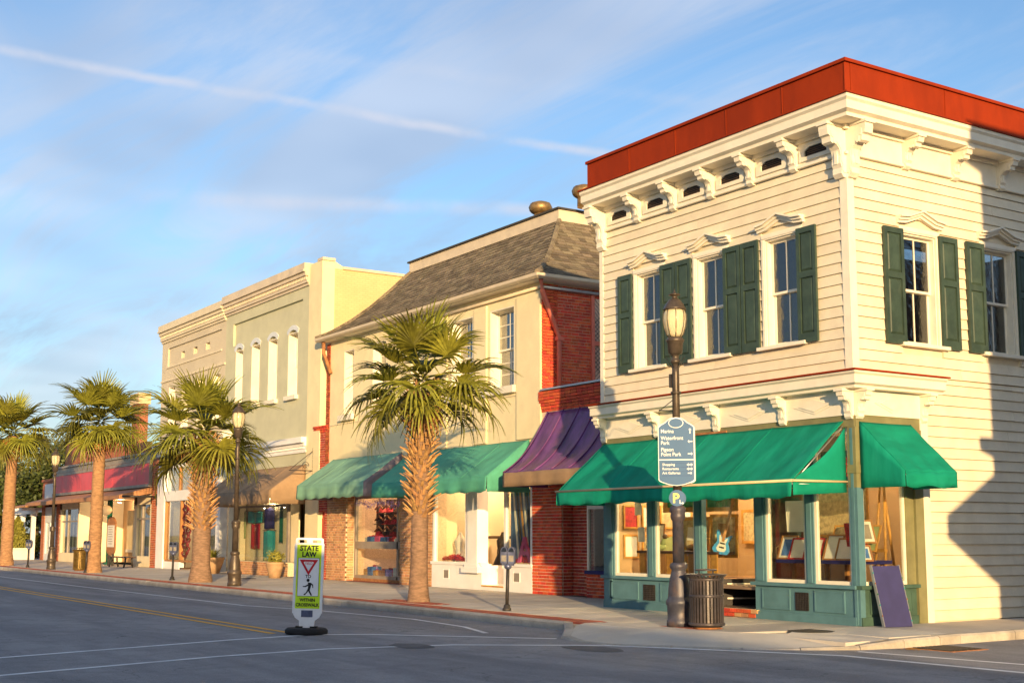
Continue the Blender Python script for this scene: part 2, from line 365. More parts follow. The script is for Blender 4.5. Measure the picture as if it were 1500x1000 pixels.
    def build(s, name, mat, parent=None, **kw):
        off = ORG.get(parent.name, Vector((0, 0, 0))) if parent else Vector((0, 0, 0))
        o = bpy.data.objects.new(name, s.mesh(name, mat, off)); COL.objects.link(o)
        if parent: o.parent = parent; ORG[o.name] = off
        for k, v in kw.items(): o[k] = v
        return o
def mitre(mb, prof, x0, cx, cy, y1):
    """a moulding of outline (out, up) along the front from x0 to the corner (cx, cy) and back along the side to y1"""
    n = len(prof); rows = [[mb.pt(p) for p in r] for r in ([(x0, cy - a, b) for a, b in prof], [(cx + a, cy - a, b) for a, b in prof], [(cx + a, y1, b) for a, b in prof])]
    for A_, B_ in zip(rows, rows[1:]):
        for k in range(n): mb.face([A_[k], B_[k], B_[(k + 1) % n], A_[(k + 1) % n]])
    mb.face(rows[0]); mb.face(list(reversed(rows[2]))); return mb
def thing(name, label, cat, loc=(0, 0, 0), group=None, rz=0):
    o = bpy.data.objects.new(name, None); COL.objects.link(o); o.location = loc; o.rotation_euler = (0, 0, rz)
    o.empty_display_size = .2; o['label'] = label; o['category'] = cat
    if group: o['group'] = group
    ORG[o.name] = Vector(loc); return o
def local(o): ORG[o.name] = Vector((0, 0, 0)); return o          # parts of this thing are modelled round its own origin
def tag(o, label, cat, group=None):
    o['label'] = label; o['category'] = cat
    if group: o['group'] = group
    return o
def copy_tree(o, parent=None):
    c = o.copy(); COL.objects.link(c); c.parent = parent
    for ch in list(o.children): copy_tree(ch, c)
    return c
def piece(name, me, parent, loc, scale=(1, 1, 1), rot=(0, 0, 0)):
    o = bpy.data.objects.new(name, me); COL.objects.link(o); o.parent = parent
    o.location = Vector(loc) - ORG.get(parent.name, Vector((0, 0, 0))); o.scale = scale; o.rotation_euler = rot
    ORG[o.name] = ORG.get(parent.name, Vector((0, 0, 0))); return o
def cells(u0, u1, v0, v1, holes):
    """the wall rectangle minus its openings, as rectangles"""
    us = sorted({u0, u1, *[min(max(h[k], u0), u1) for h in holes for k in (0, 1)]})
    out = []
    for a, b in zip(us, us[1:]):
        if b - a < 1e-5: continue
        mid = (a + b) / 2; hs = sorted((max(h[2], v0), min(h[3], v1)) for h in holes if h[0] < mid < h[1] and h[3] > v0 and h[2] < v1)
        z = v0
        for h in hs:
            if h[0] > z + 1e-5: out.append((a, b, z, h[0]))
            z = max(z, h[1])
        if z < v1 - 1e-5: out.append((a, b, z, v1))
    return out
def wall(fr, u0, u1, v0, v1, holes, th=.25, w=0.0, mb=None):
    mb = mb or MB(fr)
    for a, b, c, d in cells(u0, u1, v0, v1, holes): mb.box(a, b, w - th, w, c, d)
    return mb
CAMP = Vector(cam.location)
UNIT = MB()
e = .04
UNIT.hexa([(-.5, -.5, -.5), (.5, -.5, -.5), (.5, .5, -.5), (-.5, .5, -.5), (-.5, -.5, .5), (.5, -.5, .5), (.5, .5, .5), (-.5, .5, .5)])
UNITS = {}
def unit(mat):
    if mat not in UNITS: UNITS[mat] = UNIT.mesh('unit_' + mat, mat)
    return UNITS[mat]
def bricks(parent, fr, u0, u1, v0, v1, holes, mat, w=0.0, th=.05, single=300, bl=.225, bh=.066, j=.015, seed=1, name='brick', bond=True):
    """a skin of real bricks; those nearest the camera are parts of their own, the rest one part"""
    rnd = random.Random(seed); out = []; row = 0; z = v0
    while z < v1 - .02:
        z1 = min(z + bh, v1); hdr = bond and row % 6 == 5; l = bl / 2 - j / 2 if hdr else bl
        u = u0 - (0 if row % 2 == 0 else (l + j) / 2)
        while u < u1:
            a, b = max(u, u0), min(u + l, u1); u += l + j
            if b - a < .03: continue
            for h in holes:
                if h[2] < (z + z1) / 2 < h[3]:
                    if a >= h[0] - .01 and b <= h[1] + .01: a = b; break
                    if a < h[0] < b: b = h[0]
                    elif a < h[1] < b: a = h[1]
            if b - a > .025: out.append((a, b, z, z1))
        z += bh + j; row += 1
    out.sort(key=lambda q: (Vector(fr((q[0] + q[1]) / 2, w, (q[2] + q[3]) / 2)) - CAMP).length)
    for a, b, c, d in out[:single]:
        pr_ = rnd.uniform(-.004, .004); P = fr((a + b) / 2, w - th / 2 + pr_, (c + d) / 2)
        sc = (b - a, th, d - c) if fr.kind == 'front' else (th, b - a, d - c)
        piece(name, unit(mat), parent, P, sc)
    rest = out[single:]
    if rest:
        mb = MB(fr)
        for a, b, c, d in rest:
            mb.tint = rnd.random(); pr_ = rnd.uniform(-.004, .004); mb.box(a, b, w - th + pr_, w + pr_, c, d)
        mb.build('brickwork', mat, parent, kind='stuff')
# ------------------------------------------------------------------ the setting
ZR = -.14
g = MB(); g.grid(lambda u, v: (-1500 + 3000 * u, -1500 + 3000 * v, -.24), 4, 4, False)
g.build('ground', 'grass', kind='structure')
road = MB(); road.grid(lambda u, v: (-160 + 260 * u, -40 + 80 * v, ZR), 26, 8, False)
road = road.build('road', 'asphalt', kind='structure')
def polyline(pts, w):
    """ribbon of width w along points (x, y)"""
    L_, R_ = [], []
    for k, p in enumerate(pts):
        a = Vector(pts[max(k - 1, 0)]); b = Vector(pts[min(k + 1, len(pts) - 1)]); d = (b - a).normalized(); n = Vector((-d.y, d.x)) * w / 2
        L_.append(Vector(p) + n); R_.append(Vector(p) - n)
    return L_, R_
def marking(pts, w, mat, name='painted_line'):
    l, r = polyline(pts, w); mb = MB(); I = [(mb.pt((a.x, a.y, ZR + .004)), mb.pt((b.x, b.y, ZR + .004))) for a, b in zip(l, r)]
    for (a, b), (c, d) in zip(I, I[1:]): mb.face([a, b, d, c])
    return mb.build(name, mat, road)
marking([(-90, -7.62), (-40, -7.62), (-28, -7.64), (-16, -7.66), (-5.6, -7.68)], .11, 'line_yellow')
marking([(-90, -7.92), (-40, -7.92), (-28, -7.94), (-16, -7.96), (-5.6, -7.98)], .11, 'line_yellow')
marking([(-3.4, -13.6), (-3.62, -12.71), (-4.75, -9.0), (-5.02, -7.5), (-4.55, -6.7), (-2.14, -4.63)], .13, 'line_white')
marking([(-1.0, -14.0), (-1.32, -13.18), (-2.2, -10.2), (-2.44, -8.46), (-2.05, -6.6), (-.73, -4.76), (1.0, -3.75), (2.39, -3.02), (5.06, -2.87), (9, -2.8)], .13, 'line_white')
marking([(2.05, -2.37), (4.46, -2.01), (9, -1.5)], .11, 'line_white')
marking([(-75, -5.5), (-30, -5.5), (-14, -5.2), (-11.2, -4.6), (-7.54, -4.25), (-5.2, -4.5), (-3.73, -4.95)], .10, 'line_white')
# asphalt repair patches (dark, slightly proud)
for (x, y, a, b) in ((-.35, -5.25, .62, .34), (-2.2, -7.2, .5, .3)):
    mb = MB(); n = 14; I = [mb.pt((x + a * math.cos(2 * math.pi * k / n) * random.uniform(.85, 1.1), y + b * math.sin(2 * math.pi * k / n) * random.uniform(.85, 1.1), ZR + .005)) for k in range(n)]
    mb.face(I); mb.build('repair_patch', 'asphalt_dark', road)
# pavement: the outer edge runs down the main street, round the corner and up the side street
EDGE = [(-120, -3.45), (-60, -3.45), (-20, -3.45), (-3.6, -3.45), (-3.1, -3.75), (-2.45, -4.35), (-2.0, -4.62), (-1.42, -4.76), (-.69, -4.70), (.55, -3.9), (1.3, -3.1), (1.85, -2.3), (2.02, -1.6), (1.95, 0), (1.95, 6), (1.95, 40)]
DROP = [0, 0, 0, 0, .02, .10, .125, .125, .125, .125, .125, .10, .02, 0, 0, 0]          # dropped kerb at the crossing
side = MB(); n = len(EDGE)
KB = .16
def inner(k, w):
    a = Vector(EDGE[max(k - 1, 0)]); b = Vector(EDGE[min(k + 1, n - 1)]); d = (b - a).normalized(); return Vector(EDGE[k]) + Vector((-d.y, d.x)) * w
base = MB()
base.box(-120, -2.6, -3.28, 3.2, -.3, -.035); base.box(-2.6, 1.75, -2.3, .6, -.3, -.035); base.box(-2.6, 1.75, .6, 40, -.3, -.035)
base = base.build('sidewalk', 'slab', kind='structure')
# kerb stones
i = 0
def kerb_run(pts, drops, seg):
    dist = [0]
    for a, b in zip(pts, pts[1:]): dist.append(dist[-1] + (Vector(b) - Vector(a)).length)
    def at(s):
        for k in range(len(pts) - 1):
            if dist[k] <= s <= dist[k + 1] + 1e-6:
                t = (s - dist[k]) / max(1e-6, dist[k + 1] - dist[k]); p = Vector(pts[k]).lerp(Vector(pts[k + 1]), t); d = (Vector(pts[k + 1]) - Vector(pts[k])).normalized()
                return p, Vector((-d.y, d.x)), drops[k] * (1 - t) + drops[k + 1] * t
    s = 0; tot = dist[-1]
    while s < tot - .05:
        s1 = min(s + seg * random.uniform(.85, 1.1), tot); (p, q, a), (p2, q2, b) = at(s + .006), at(s1 - .006)
        i0, i1 = p + q * KB, p2 + q2 * KB; z0, z1 = .004 - a + random.uniform(-.006, .004), .004 - b + random.uniform(-.006, .004)
        o0, o1 = p + q * .03, p2 + q2 * .03
        mb = MB(); prof = lambda P, O, I, z: [(P.x, P.y, -.25), (P.x, P.y, z - .03), (O.x, O.y, z), (I.x, I.y, z), (I.x, I.y, -.25)]
        A = [mb.pt(x) for x in prof(p, o0, i0, z0)]; B = [mb.pt(x) for x in prof(p2, o1, i1, z1)]
        for k in range(5): mb.face([A[k], B[k], B[(k + 1) % 5], A[(k + 1) % 5]])
        mb.face(A); mb.face(list(reversed(B))); mb.build('kerb_stone', 'kerb', base); s = s1
kerb_run(EDGE[1:4], DROP[1:4], 2.4); kerb_run(EDGE[3:14], DROP[3:14], .95); kerb_run(EDGE[13:15], DROP[13:15], 1.3)
# crossing apron: a concrete ramp from the flat pavement down to the road
ap = MB(); INN = [(-3.2, -3.29), (-2.9, -3.3), (-2.6, -3.3), (-2.2, -3.28), (-1.6, -3.2), (-.9, -3.0), (-.1, -2.6), (.4, -2.1), (.75, -1.7), (1.0, -1.4)]
idx = list(range(4, 14)); OUT = []
for k in idx:
    q = inner(k, KB); OUT.append((q.x, q.y, .004 - DROP[k] - .003))
I = [ap.pt((x, y, -.002)) for x, y in INN]; O = [ap.pt(p) for p in OUT]
for a in range(len(I) - 1): ap.face([I[a], O[a], O[a + 1], I[a + 1]])
ap.build('crossing_apron', 'apron', base)
# flat slabs
for x0, x1, y0, y1, sx_, sy_ in ((-66, -6.95, -2.72, 2.06, 1.55, 1.6), (-6.95, -2.9, -2.72, -.02, 1.35, 1.35)):
    nx, ny = round((x1 - x0) / sx_), round((y1 - y0) / sy_)
    for a in range(nx):
        for b in range(ny):
            u0, u1 = x0 + (x1 - x0) * a / nx, x0 + (x1 - x0) * (a + 1) / nx; v0, v1 = y0 + (y1 - y0) * b / ny, y0 + (y1 - y0) * (b + 1) / ny
            piece('paving_slab', unit('slab'), base, ((u0 + u1) / 2, (v0 + v1) / 2, -.035), (u1 - u0 - .022, v1 - v0 - .022, .07), (0, 0, 0))
def slab_poly(P, mat='slab'):
    mb = MB(); A = [mb.pt((x, y, -.03)) for x, y in P]; B = [mb.pt((x, y, -.001)) for x, y in P]; k = len(P)
    for j in range(k): mb.face([A[j], A[(j + 1) % k], B[(j + 1) % k], B[j]])
    mb.face(B); mb.build('paving_slab', mat, base)
slab_poly([(-2.885, -2.72), (-1.45, -2.72), (-1.45, -.02), (-2.885, -.02)])
slab_poly([(-1.435, -2.72), (-.16, -2.6), (.02, -1.55), (.02, -.02), (-1.435, -.02)])
slab_poly([(.035, -1.55), (.4, -2.08), (.96, -1.42), (1.79, -1.42), (1.79, -.02), (.035, -.02)], 'apron')
slab_poly([(-3.2, -3.285), (-1.6, -3.19), (-.9, -2.99), (-.16, -2.61), (-1.435, -2.735), (-3.2, -2.735)])
for k in range(6): slab_poly([(.035, k * 1.5 - .005), (1.79, k * 1.5 - .005), (1.79, k * 1.5 + 1.48), (.035, k * 1.5 + 1.48)])
# herringbone brick band along the kerb
pv = MB(); rp = random.Random(5)
for a in range(-66 * 5, -3 * 5 - 1):
    for b in range(5):
        pv.tint = rp.random(); x = a * .2 + (b % 2) * .1; z = rp.uniform(-.004, .0) ; pv.box(x + .004, x + .196, -3.28 + b * .107, -3.28 + b * .107 + .1, -.034, z)
pv.build('brick_pavers', 'brick_paver', base, kind='stuff')
pv = MB()
for (x0, x1, y0) in ((-1.95, -.75, -2.70), (-12.2, -9.4, -2.70)):
    for a in range(int((x1 - x0) / .2)):
        for b in range(5):
            pv.tint = rp.random(); x = x0 + a * .2 + (b % 2) * .1; pv.box(x + .004, x + .196, y0 + b * .107, y0 + b * .107 + .1, -.03, .004 + rp.uniform(-.002, .002))
pv.build('brick_pavers', 'brick_paver', base, kind='stuff')
# iron covers
def cover(x, y, rx, ry, z, label):
    mb = MB(); n = 28; A = [mb.pt((x + rx * math.cos(2 * math.pi * k / n), y + ry * math.sin(2 * math.pi * k / n), z - .03)) for k in range(n)]; B = [mb.pt((x + rx * math.cos(2 * math.pi * k / n), y + ry * math.sin(2 * math.pi * k / n), z)) for k in range(n)]
    for k in range(n): mb.face([A[k], A[(k + 1) % n], B[(k + 1) % n], B[k]])
    mb.face(B)
    for k in range(-3, 4): mb.box(x - rx * .8, x + rx * .8, y + k * ry * .22 - .02, y + k * ry * .22 + .02, z, z + .006)
    tag(mb.build('manhole_cover', 'iron' if rx > .3 else 'rust', None), label, 'manhole cover')
cover(.28, -1.46, .34, .34, .006, 'dark iron cover in the pavement before the green corner shopfront')
gr = thing('storm_drain', 'rusty slotted storm drain in the road below the side street kerb', 'drain', (2.45, -.95, ZR))
mb = MB(); mb.box(2.05, 2.85, -1.35, -.55, ZR - .02, ZR + .008); mb.build('drain_frame', 'rust', gr)
for k in range(8): MB().box(2.12, 2.78, -1.3 + k * .09, -1.25 + k * .09, ZR + .008, ZR + .02).build('drain_bar', 'iron', gr)
cover(-27.5, .2, .45, .3, .006, 'small dark cover in the pavement before the brown awning shop')

# ------------------------------------------------------------------ shared building parts
def sash_window(parent, fr, u0, u1, v0, v1, depth=.10, nx=2, ny=1, casing=.1, proud=.035, sill=True, glass='glass_wavy', trim='white_trim', sillmat=None, sillx=.08, mid=.5, fw=.045, double=True, label=None, sillh=.06, sillp=.09):
    w = MB(fr)
    if casing:
        for a, b, c, d in ((u0 - casing, u0, v0, v1), (u1, u1 + casing, v0, v1), (u0 - casing, u1 + casing, v1, v1 + casing * 1.1)):
            w.box(a, b, 0, proud, c, d)
            w.box(a + casing * .25, b - casing * .25, proud, proud + .012, c + (casing * .25 if c > v0 else 0), d - (casing * .3 if c > v0 else 0))
    # jamb liner inside the opening
    for a, b, c, d in ((u0, u0 + .03, v0, v1), (u1 - .03, u1, v0, v1), (u0 + .03, u1 - .03, v1 - .03, v1), (u0 + .03, u1 - .03, v0, v0 + .03)): w.box(a, b, -depth - .08, -.004, c, d)
    o = w.build('window', trim, parent)
    if label: o['label'] = label
    a0, a1, b0, b1 = u0 + .03, u1 - .03, v0 + .03, v1 - .03; vm = b0 + (b1 - b0) * mid
    spans = ((b0, vm, -depth - .05), (vm - fw * .8, b1, -depth)) if double else ((b0, b1, -depth),)
    for c, d, ww in spans:
        s = MB(fr); s.box(a0, a0 + fw, ww - .035, ww, c, d); s.box(a1 - fw, a1, ww - .035, ww, c, d)
        s.box(a0 + fw, a1 - fw, ww - .035, ww, c, c + fw); s.box(a0 + fw, a1 - fw, ww - .035, ww, d - fw, d)
        for k in range(1, nx): x = a0 + fw + (a1 - a0 - 2 * fw) * k / nx; s.box(x - .013, x + .013, ww - .03, ww - .004, c + fw, d - fw)
        for k in range(1, ny): z = c + fw + (d - c - 2 * fw) * k / ny; s.box(a0 + fw, a1 - fw, ww - .028, ww - .006, z - .012, z + .012)
        s.build('sash', trim, o)
        for i in range(nx):
            for j in range(ny):
                x0 = a0 + fw + (a1 - a0 - 2 * fw) * i / nx; x1 = a0 + fw + (a1 - a0 - 2 * fw) * (i + 1) / nx; z0 = c + fw + (d - c - 2 * fw) * j / ny; z1 = c + fw + (d - c - 2 * fw) * (j + 1) / ny
                MB(fr).box(x0 + .004, x1 - .004, ww - .02, ww - .015, z0 + .004, z1 - .004).build('pane', glass, o)
    if sill: MB(fr).box(u0 - casing - sillx, u1 + casing + sillx, -depth + .02, proud + sillp, v0 - sillh, v0 - .001).build('sill', sillmat or trim, o)
    return o
def shutter(parent, fr, u0, u1, v0, v1, th=.045, w=.05, ajar=0):
    o = MB(fr).box(u0, u0 + .075, w, w + th, v0, v1).box(u1 - .075, u1, w, w + th, v0, v1)
    H = v1 - v0; rails = [(v0, v0 + .16), (v0 + H * .56, v0 + H * .56 + .11), (v1 - .10, v1)]
    for a, b in rails: o.box(u0 + .075, u1 - .075, w, w + th, a, b)
    o = o.build('shutter', 'shutter', parent)
    for a, b in ((rails[0][1], rails[1][0]), (rails[1][1], rails[2][0])):
        p = MB(fr); p.box(u0 + .075, u1 - .075, w + .004, w + .016, a, b)
        f = lambda x, y, z: (x, z, y)
        i0, i1, j0, j1 = u0 + .085, u1 - .085, a + .01, b - .01; k = .035
        p.hexa([(i0, w + .016, j0), (i1, w + .016, j0), (i1, w + .016, j1), (i0, w + .016, j1), (i0 + k, w + .036, j0 + k), (i1 - k, w + .036, j0 + k), (i1 - k, w + .036, j1 - k), (i0 + k, w + .036, j1 - k)])
        p.build('raised_panel', 'shutter', o)
    return o
def bracket(parent, fr, u, vt, h, p, w=.14, mat='white_trim', name='bracket'):
    """scrolled cornice bracket seen from the side: profile in (out, up)"""
    pr_ = [(0, 0), (0, -h), (p * .18, -h * 1.0), (p * .30, -h * .93), (p * .26, -h * .82), (p * .34, -h * .74), (p * .30, -h * .60), (p * .36, -h * .48), (p * .50, -h * .40), (p * .62, -h * .34), (p * .70, -h * .40), (p * .82, -h * .37), (p * .84, -h * .26), (p * .96, -h * .24), (p * 1.0, -h * .12), (p * .98, 0)]
    mb = MB(fr); mb.prism(pr_, lambda a, b, t: (t, a, vt + b), u - w / 2, u + w / 2)
    inn = [(a * .82 + .01, b * .86 - h * .06) for a, b in pr_[2:-1]]
    for s in (-1, 1):
        mb.prism([(.012, -h * .1)] + [(.012, -h * .9)] + inn, lambda a, b, t: (t, a, vt + b), u + s * (w / 2 + .001), u + s * (w / 2 + .014))
    mb.box(u - w / 2 - .025, u + w / 2 + .025, 0, p + .03, vt - .045, vt - .001)
    mb.box(u - w * .18, u + w * .18, p * .30, p * .36, vt - h * .75, vt - h * .5)
    return mb.build(name, mat, parent)
def awning(name, label, fr, u0, u1, vt, p, vf, vv, mat, sag=.05, left=True, right=True, side_mat=None, val_mat=None, seams=5, curve=0.0, cuts=None, loc=None, lab_side=None, scallop=.02, val=True):
    t = thing(name, label, 'awning', loc or fr((u0 + u1) / 2, 0, vv)); rn = random.Random(int(abs(u0) * 100))
    ph = rn.uniform(0, 6)
    def surf(u, v):
        x = u0 + (u1 - u0) * u; o = p * v; z = vt + (vf - vt) * v
        if curve: z -= curve * math.sin(math.pi * v) * (1 - .2 * v)
        s = math.sin(math.pi * ((u * seams) % 1.0)) * sag * (.25 + math.sin(math.pi * v)) * .45
        z -= s + .012 * math.sin(u * 23 + ph + v * 3) * v
        z -= .010 * math.sin(x * 11 + v * 9 + ph) * math.sin(math.pi * v)
        return (x, .03 + o, z)
    mb = MB(fr); mb.grid(surf, 60, 18); c = mb.build('canopy', mat, t); s = c.modifiers.new('cloth', 'SOLIDIFY'); s.thickness = .008; s.offset = 0
    for k in range(seams + 1):
        a = min(max(k / seams, .002), .998)
        MB(fr).tube([tuple(Vector(surf(a, j / 8)) + Vector((0, 0, .006))) for j in range(9)], .008, 5).build('seam', mat, t)
    if val:
        def vs(u, v):
            x = u0 + (u1 - u0) * u; z = surf(u, 1)[2]; z = z + (vv + scallop * math.sin(u * (u1 - u0) * 9 + ph) - z) * v
            return (x, .034 + p + .03 * math.sin(u * (u1 - u0) * 7 + ph) * v, z)
        mb = MB(fr); mb.grid(vs, 60, 3); c = mb.build('valance', val_mat or mat, t); s = c.modifiers.new('cloth', 'SOLIDIFY'); s.thickness = .007; s.offset = 0
    for on, u in ((left, 0.0), (right, 1.0)):
        if not on: continue
        def sd_(a, b):
            q = surf(u, a); zb = vv; return (q[0] + (.01 if u else -.01), q[1], q[2] + (zb - q[2]) * b)
        mb = MB(fr); mb.grid(sd_, 10, 4); c = mb.build('side_panel', side_mat or mat, t); s = c.modifiers.new('cloth', 'SOLIDIFY'); s.thickness = .007; s.offset = 0
        if lab_side and u: c['label'] = lab_side
    fm = MB(fr); zf = surf(.5, 1)[2] - .03
    fm.tube([(u0 + .03, p, zf), (u1 - .03, p, zf)], .016, 6)
    for x in (u0 + .03, (u0 + u1) / 2, u1 - .03): fm.tube([(x, .0, vf - .03), (x, p, zf)], .014, 6); fm.tube([(x, .0, vt - .06), (x, p, zf)], .012, 6)
    fm.build('frame', 'galv', t)
    return t
def picture(name, label, c, w, h, rz=0, tilt=0, frame='wood', mid='paper', fwid=.035, group=None, inner_=None, mat_w=.12):
    """a framed picture facing -Y before turning; c is the middle of its lower edge"""
    t = local(thing(name, label, 'picture', c, group, rz)); t.rotation_euler = (tilt, 0, rz)
    fm = MB(); fm.box(-w / 2, w / 2, -.012, .012, 0, fwid).box(-w / 2, w / 2, -.012, .012, h - fwid, h).box(-w / 2, -w / 2 + fwid, -.012, .012, fwid, h - fwid).box(w / 2 - fwid, w / 2, -.012, .012, fwid, h - fwid); fm.build('frame', frame, t)
    MB().box(-w / 2 + fwid, w / 2 - fwid, 0, .008, fwid, h - fwid).build('mount', mid, t)
    if inner_: q = mat_w * min(w, h); MB().box(-w / 2 + fwid + q, w / 2 - fwid - q, -.003, -.0005, fwid + q, h - fwid - q).build('print', inner_, t)
    return t
# ------------------------------------------------------------------ corner building: white clapboard over a teal shopfront
AF, AS = Fr('front', 0.0), Fr('side', 0.0)
A = thing('clapboard_building', 'white clapboard corner building with red parapet and dark green shutters', 'building', (-3.5, 5, 0))
AW, AD, AH = -7.0, 12.0, 8.55
fw_ = [(-5.75, -4.92), (-3.88, -3.05), (-1.98, -1.15)]; FZ = (4.88, 6.86)
sw_ = [(1.36, 2.24), (3.58, 4.46), (5.80, 6.68)]; SZ = (4.82, 6.80)
fh = [(a, b, *FZ) for a, b in fw_]; sh = [(a, b, *SZ) for a, b in sw_]
core = MB(AF); core.fr = AF
wall(AF, AW, -.02, 3.45, AH, fh, .18, -.02, core)
core.fr = AS; wall(AS, .2, AD, 3.45, AH, sh, .18, -.02, core); core.box(1.42, AD, -.2, -.02, -.1, 3.45)
core.fr = None; core.flip = False
core.box(AW, -.2, AD - .2, AD, -.1, AH); core.box(AW, AW + .18, .18, AD - .2, -.1, AH)
core.box(AW + .18, -.2, .16, AD - .2, 3.75, 3.95); core.build('wall', 'white_clap', A)
rf = MB().box(AW + .02, .29, -.29, AD, 8.87, 9.0).build('roof', 'roof_dark', A)
# boards, each its own plank with a lapped edge
EXPO = .188
def clap(fr, u0, u1, v0, v1, holes, seed, name='board'):
    rn = random.Random(seed); k = 0; v = v0
    while v < v1 - .02:
        top = min(v + EXPO, v1)
        cuts = [(u0, u1)]
        for h in holes:
            if h[2] < top - .004 and h[3] > v + .004:
                nx_ = []
                for a, b in cuts:
                    if h[1] <= a or h[0] >= b: nx_.append((a, b))
                    else:
                        if h[0] > a + .01: nx_.append((a, h[0]))
                        if h[1] < b - .01: nx_.append((h[1], b))
                cuts = nx_
        for a, b in cuts:
            segs = []; x = a
            while b - x > 4.6: y = x + rn.uniform(2.2, 4.2); segs.append((x, y)); x = y
            segs.append((x, b))
            for p, q in segs:
                d = rn.uniform(-.002, .003); s1, s2 = rn.uniform(-.003, .003), rn.uniform(-.003, .003); mb = MB(fr)
                o0 = .034 + d
                mb.hexa([(p + .0015, -.018, v - .004 + s1), (q - .0015, -.018, v - .004 + s2), (q - .0015, o0, v - .004 + s2), (p + .0015, o0, v - .004 + s1), (p + .0015, -.018, top - .012), (q - .0015, -.018, top - .012), (q - .0015, .008, top - .012), (p + .0015, .008, top - .012)])
                mb.build(name, 'white_clap', A)
        v = top
fch = [(a - .1, b + .1, FZ[0] - .06, FZ[1] + .11) for a, b in fw_]; sch = [(a - .1, b + .1, SZ[0] - .06, SZ[1] + .11) for a, b in sw_]
clap(AF, AW + .12, -.13, 4.26, 7.98, fch, 3); clap(AS, .13, AD, 4.26, 7.98, sch, 4)
clap(AS, 1.80, AD, .02, 4.25, [], 5)
# corner boards
for u in ((AW, AW + .12),): MB(AF).box(*u, 0, .035, 4.26, 7.98).build('corner_board', 'white_trim', A)
MB().box(-.13, .036, -.036, .13, 4.26, 7.98).build('corner_board', 'white_trim', A)
MB(AS).box(1.61, 1.80, -.02, .04, -.02, 3.5).build('corner_board', 'white_trim', A)
# windows, hoods, shutters
def hood(parent, fr, u0, u1, v):
    c = (u0 + u1) / 2; h = (u1 - u0) / 2 + .16
    up = [(c - h, v), (c - h * .62, v + .02), (c, v + .15), (c + h * .62, v + .02), (c + h, v)]
    mb = MB(fr)
    for dz, p, th in ((0, .07, .05), (.05, .11, .045), (.095, .16, .035)):
        lo = [(x, z + dz) for x, z in up]; hi = [(x, z + dz + th - .001) for x, z in up]
        mb.prism(lo + hi[::-1], lambda a, b, t: (a, t, b), .0, p)
    mb.build('window_hood', 'white_trim', parent)
for (a, b) in fw_:
    w = sash_window(A, AF, a, b, *FZ); hood(w, AF, a, b, FZ[1] + .15)
for (a, b) in sw_:
    w = sash_window(A, AS, a, b, *SZ); hood(w, AS, a, b, SZ[1] + .15)
for a in (-6.30, -4.92 + .005, -4.44, -3.05 + .0, -2.57, -1.14): shutter(A, AF, a, a + .455, FZ[0] - .04, FZ[1] + .04)
for a in (.80, 2.27, 3.03, 4.50, 5.26): shutter(A, AS, a, a + .50, SZ[0] - .04, SZ[1] + .04)
# upper cornice
OV = .55
prof = [(0, 8.5), (OV - .12, 8.5), (OV - .12, 8.56), (OV - .04, 8.60), (OV - .04, 8.74), (OV, 8.78), (OV, 8.84), (0, 8.84)]
mitre(MB(), prof, AW - .02, 0, 0, AD).build('cornice', 'white_trim', A)
fz = MB(AF).box(AW, -.0, 0, .05, 7.98, 8.5).box(AW, 0, .05, .085, 7.98, 8.03).box(AW, 0, .05, .11, 8.42, 8.5)
fz.fr = AS; fz.box(.0, AD, 0.001, .05, 7.98, 8.499).box(-.084, AD, .05, .085, 7.981, 8.031).box(-.109, AD, .05, .11, 8.421, 8.499); fz.build('frieze', 'white_trim', A)
BX = [-6.87, -5.62, -4.48, -3.36, -2.26, -1.16, -.085]
for k, x in enumerate(BX):
    if k in (0, 6): bracket(A, AF, x, 8.5, .92, .46, .20)
    else: bracket(A, AF, x, 8.5, .55, .42, .15)
bracket(A, AS, .085, 8.5, .92, .46, .20)
for k in range(8): bracket(A, AS, 1.48 + k * 1.33, 8.5, .55, .42, .15)
for a, b in zip(BX, BX[1:]):
    c = (a + b) / 2; w = .34; zc = 8.235
    hexo = lambda s, t: [(c - w * s, zc - .115 * t), (c + w * s, zc - .115 * t), (c + w * s, zc + .03 * t), (c + w * .55 * s, zc + .115 * t), (c - w * .55 * s, zc + .115 * t), (c - w * s, zc + .03 * t)]
    mb = MB(AF); o, i_ = hexo(1.15, 1.35), hexo(.78, .72)
    O0 = [mb.pt((x, .05, z)) for x, z in o]; O1 = [mb.pt((x, .085, z)) for x, z in o]; I1 = [mb.pt((x, .085, z)) for x, z in i_]; I0 = [mb.pt((x, .052, z)) for x, z in i_]
    for k in range(6):
        n_ = (k + 1) % 6; mb.face([O0[k], O0[n_], O1[n_], O1[k]]); mb.face([O1[k], O1[n_], I1[n_], I1[k]]); mb.face([I1[k], I1[n_], I0[n_], I0[k]])
    v = mb.build('frieze_vent', 'white_trim', A)
    mb = MB(AF); mb.prism(hexo(.78, .72), lambda p, q, t: (p, t, q), .0505, .056); mb.build('vent_mesh', 'dark_gap', v)
    for k in range(4): MB(AF).box(c - .22, c + .22, .056, .066, zc - .07 + k * .035, zc - .058 + k * .035).build('louvre', 'wood_dark', v)
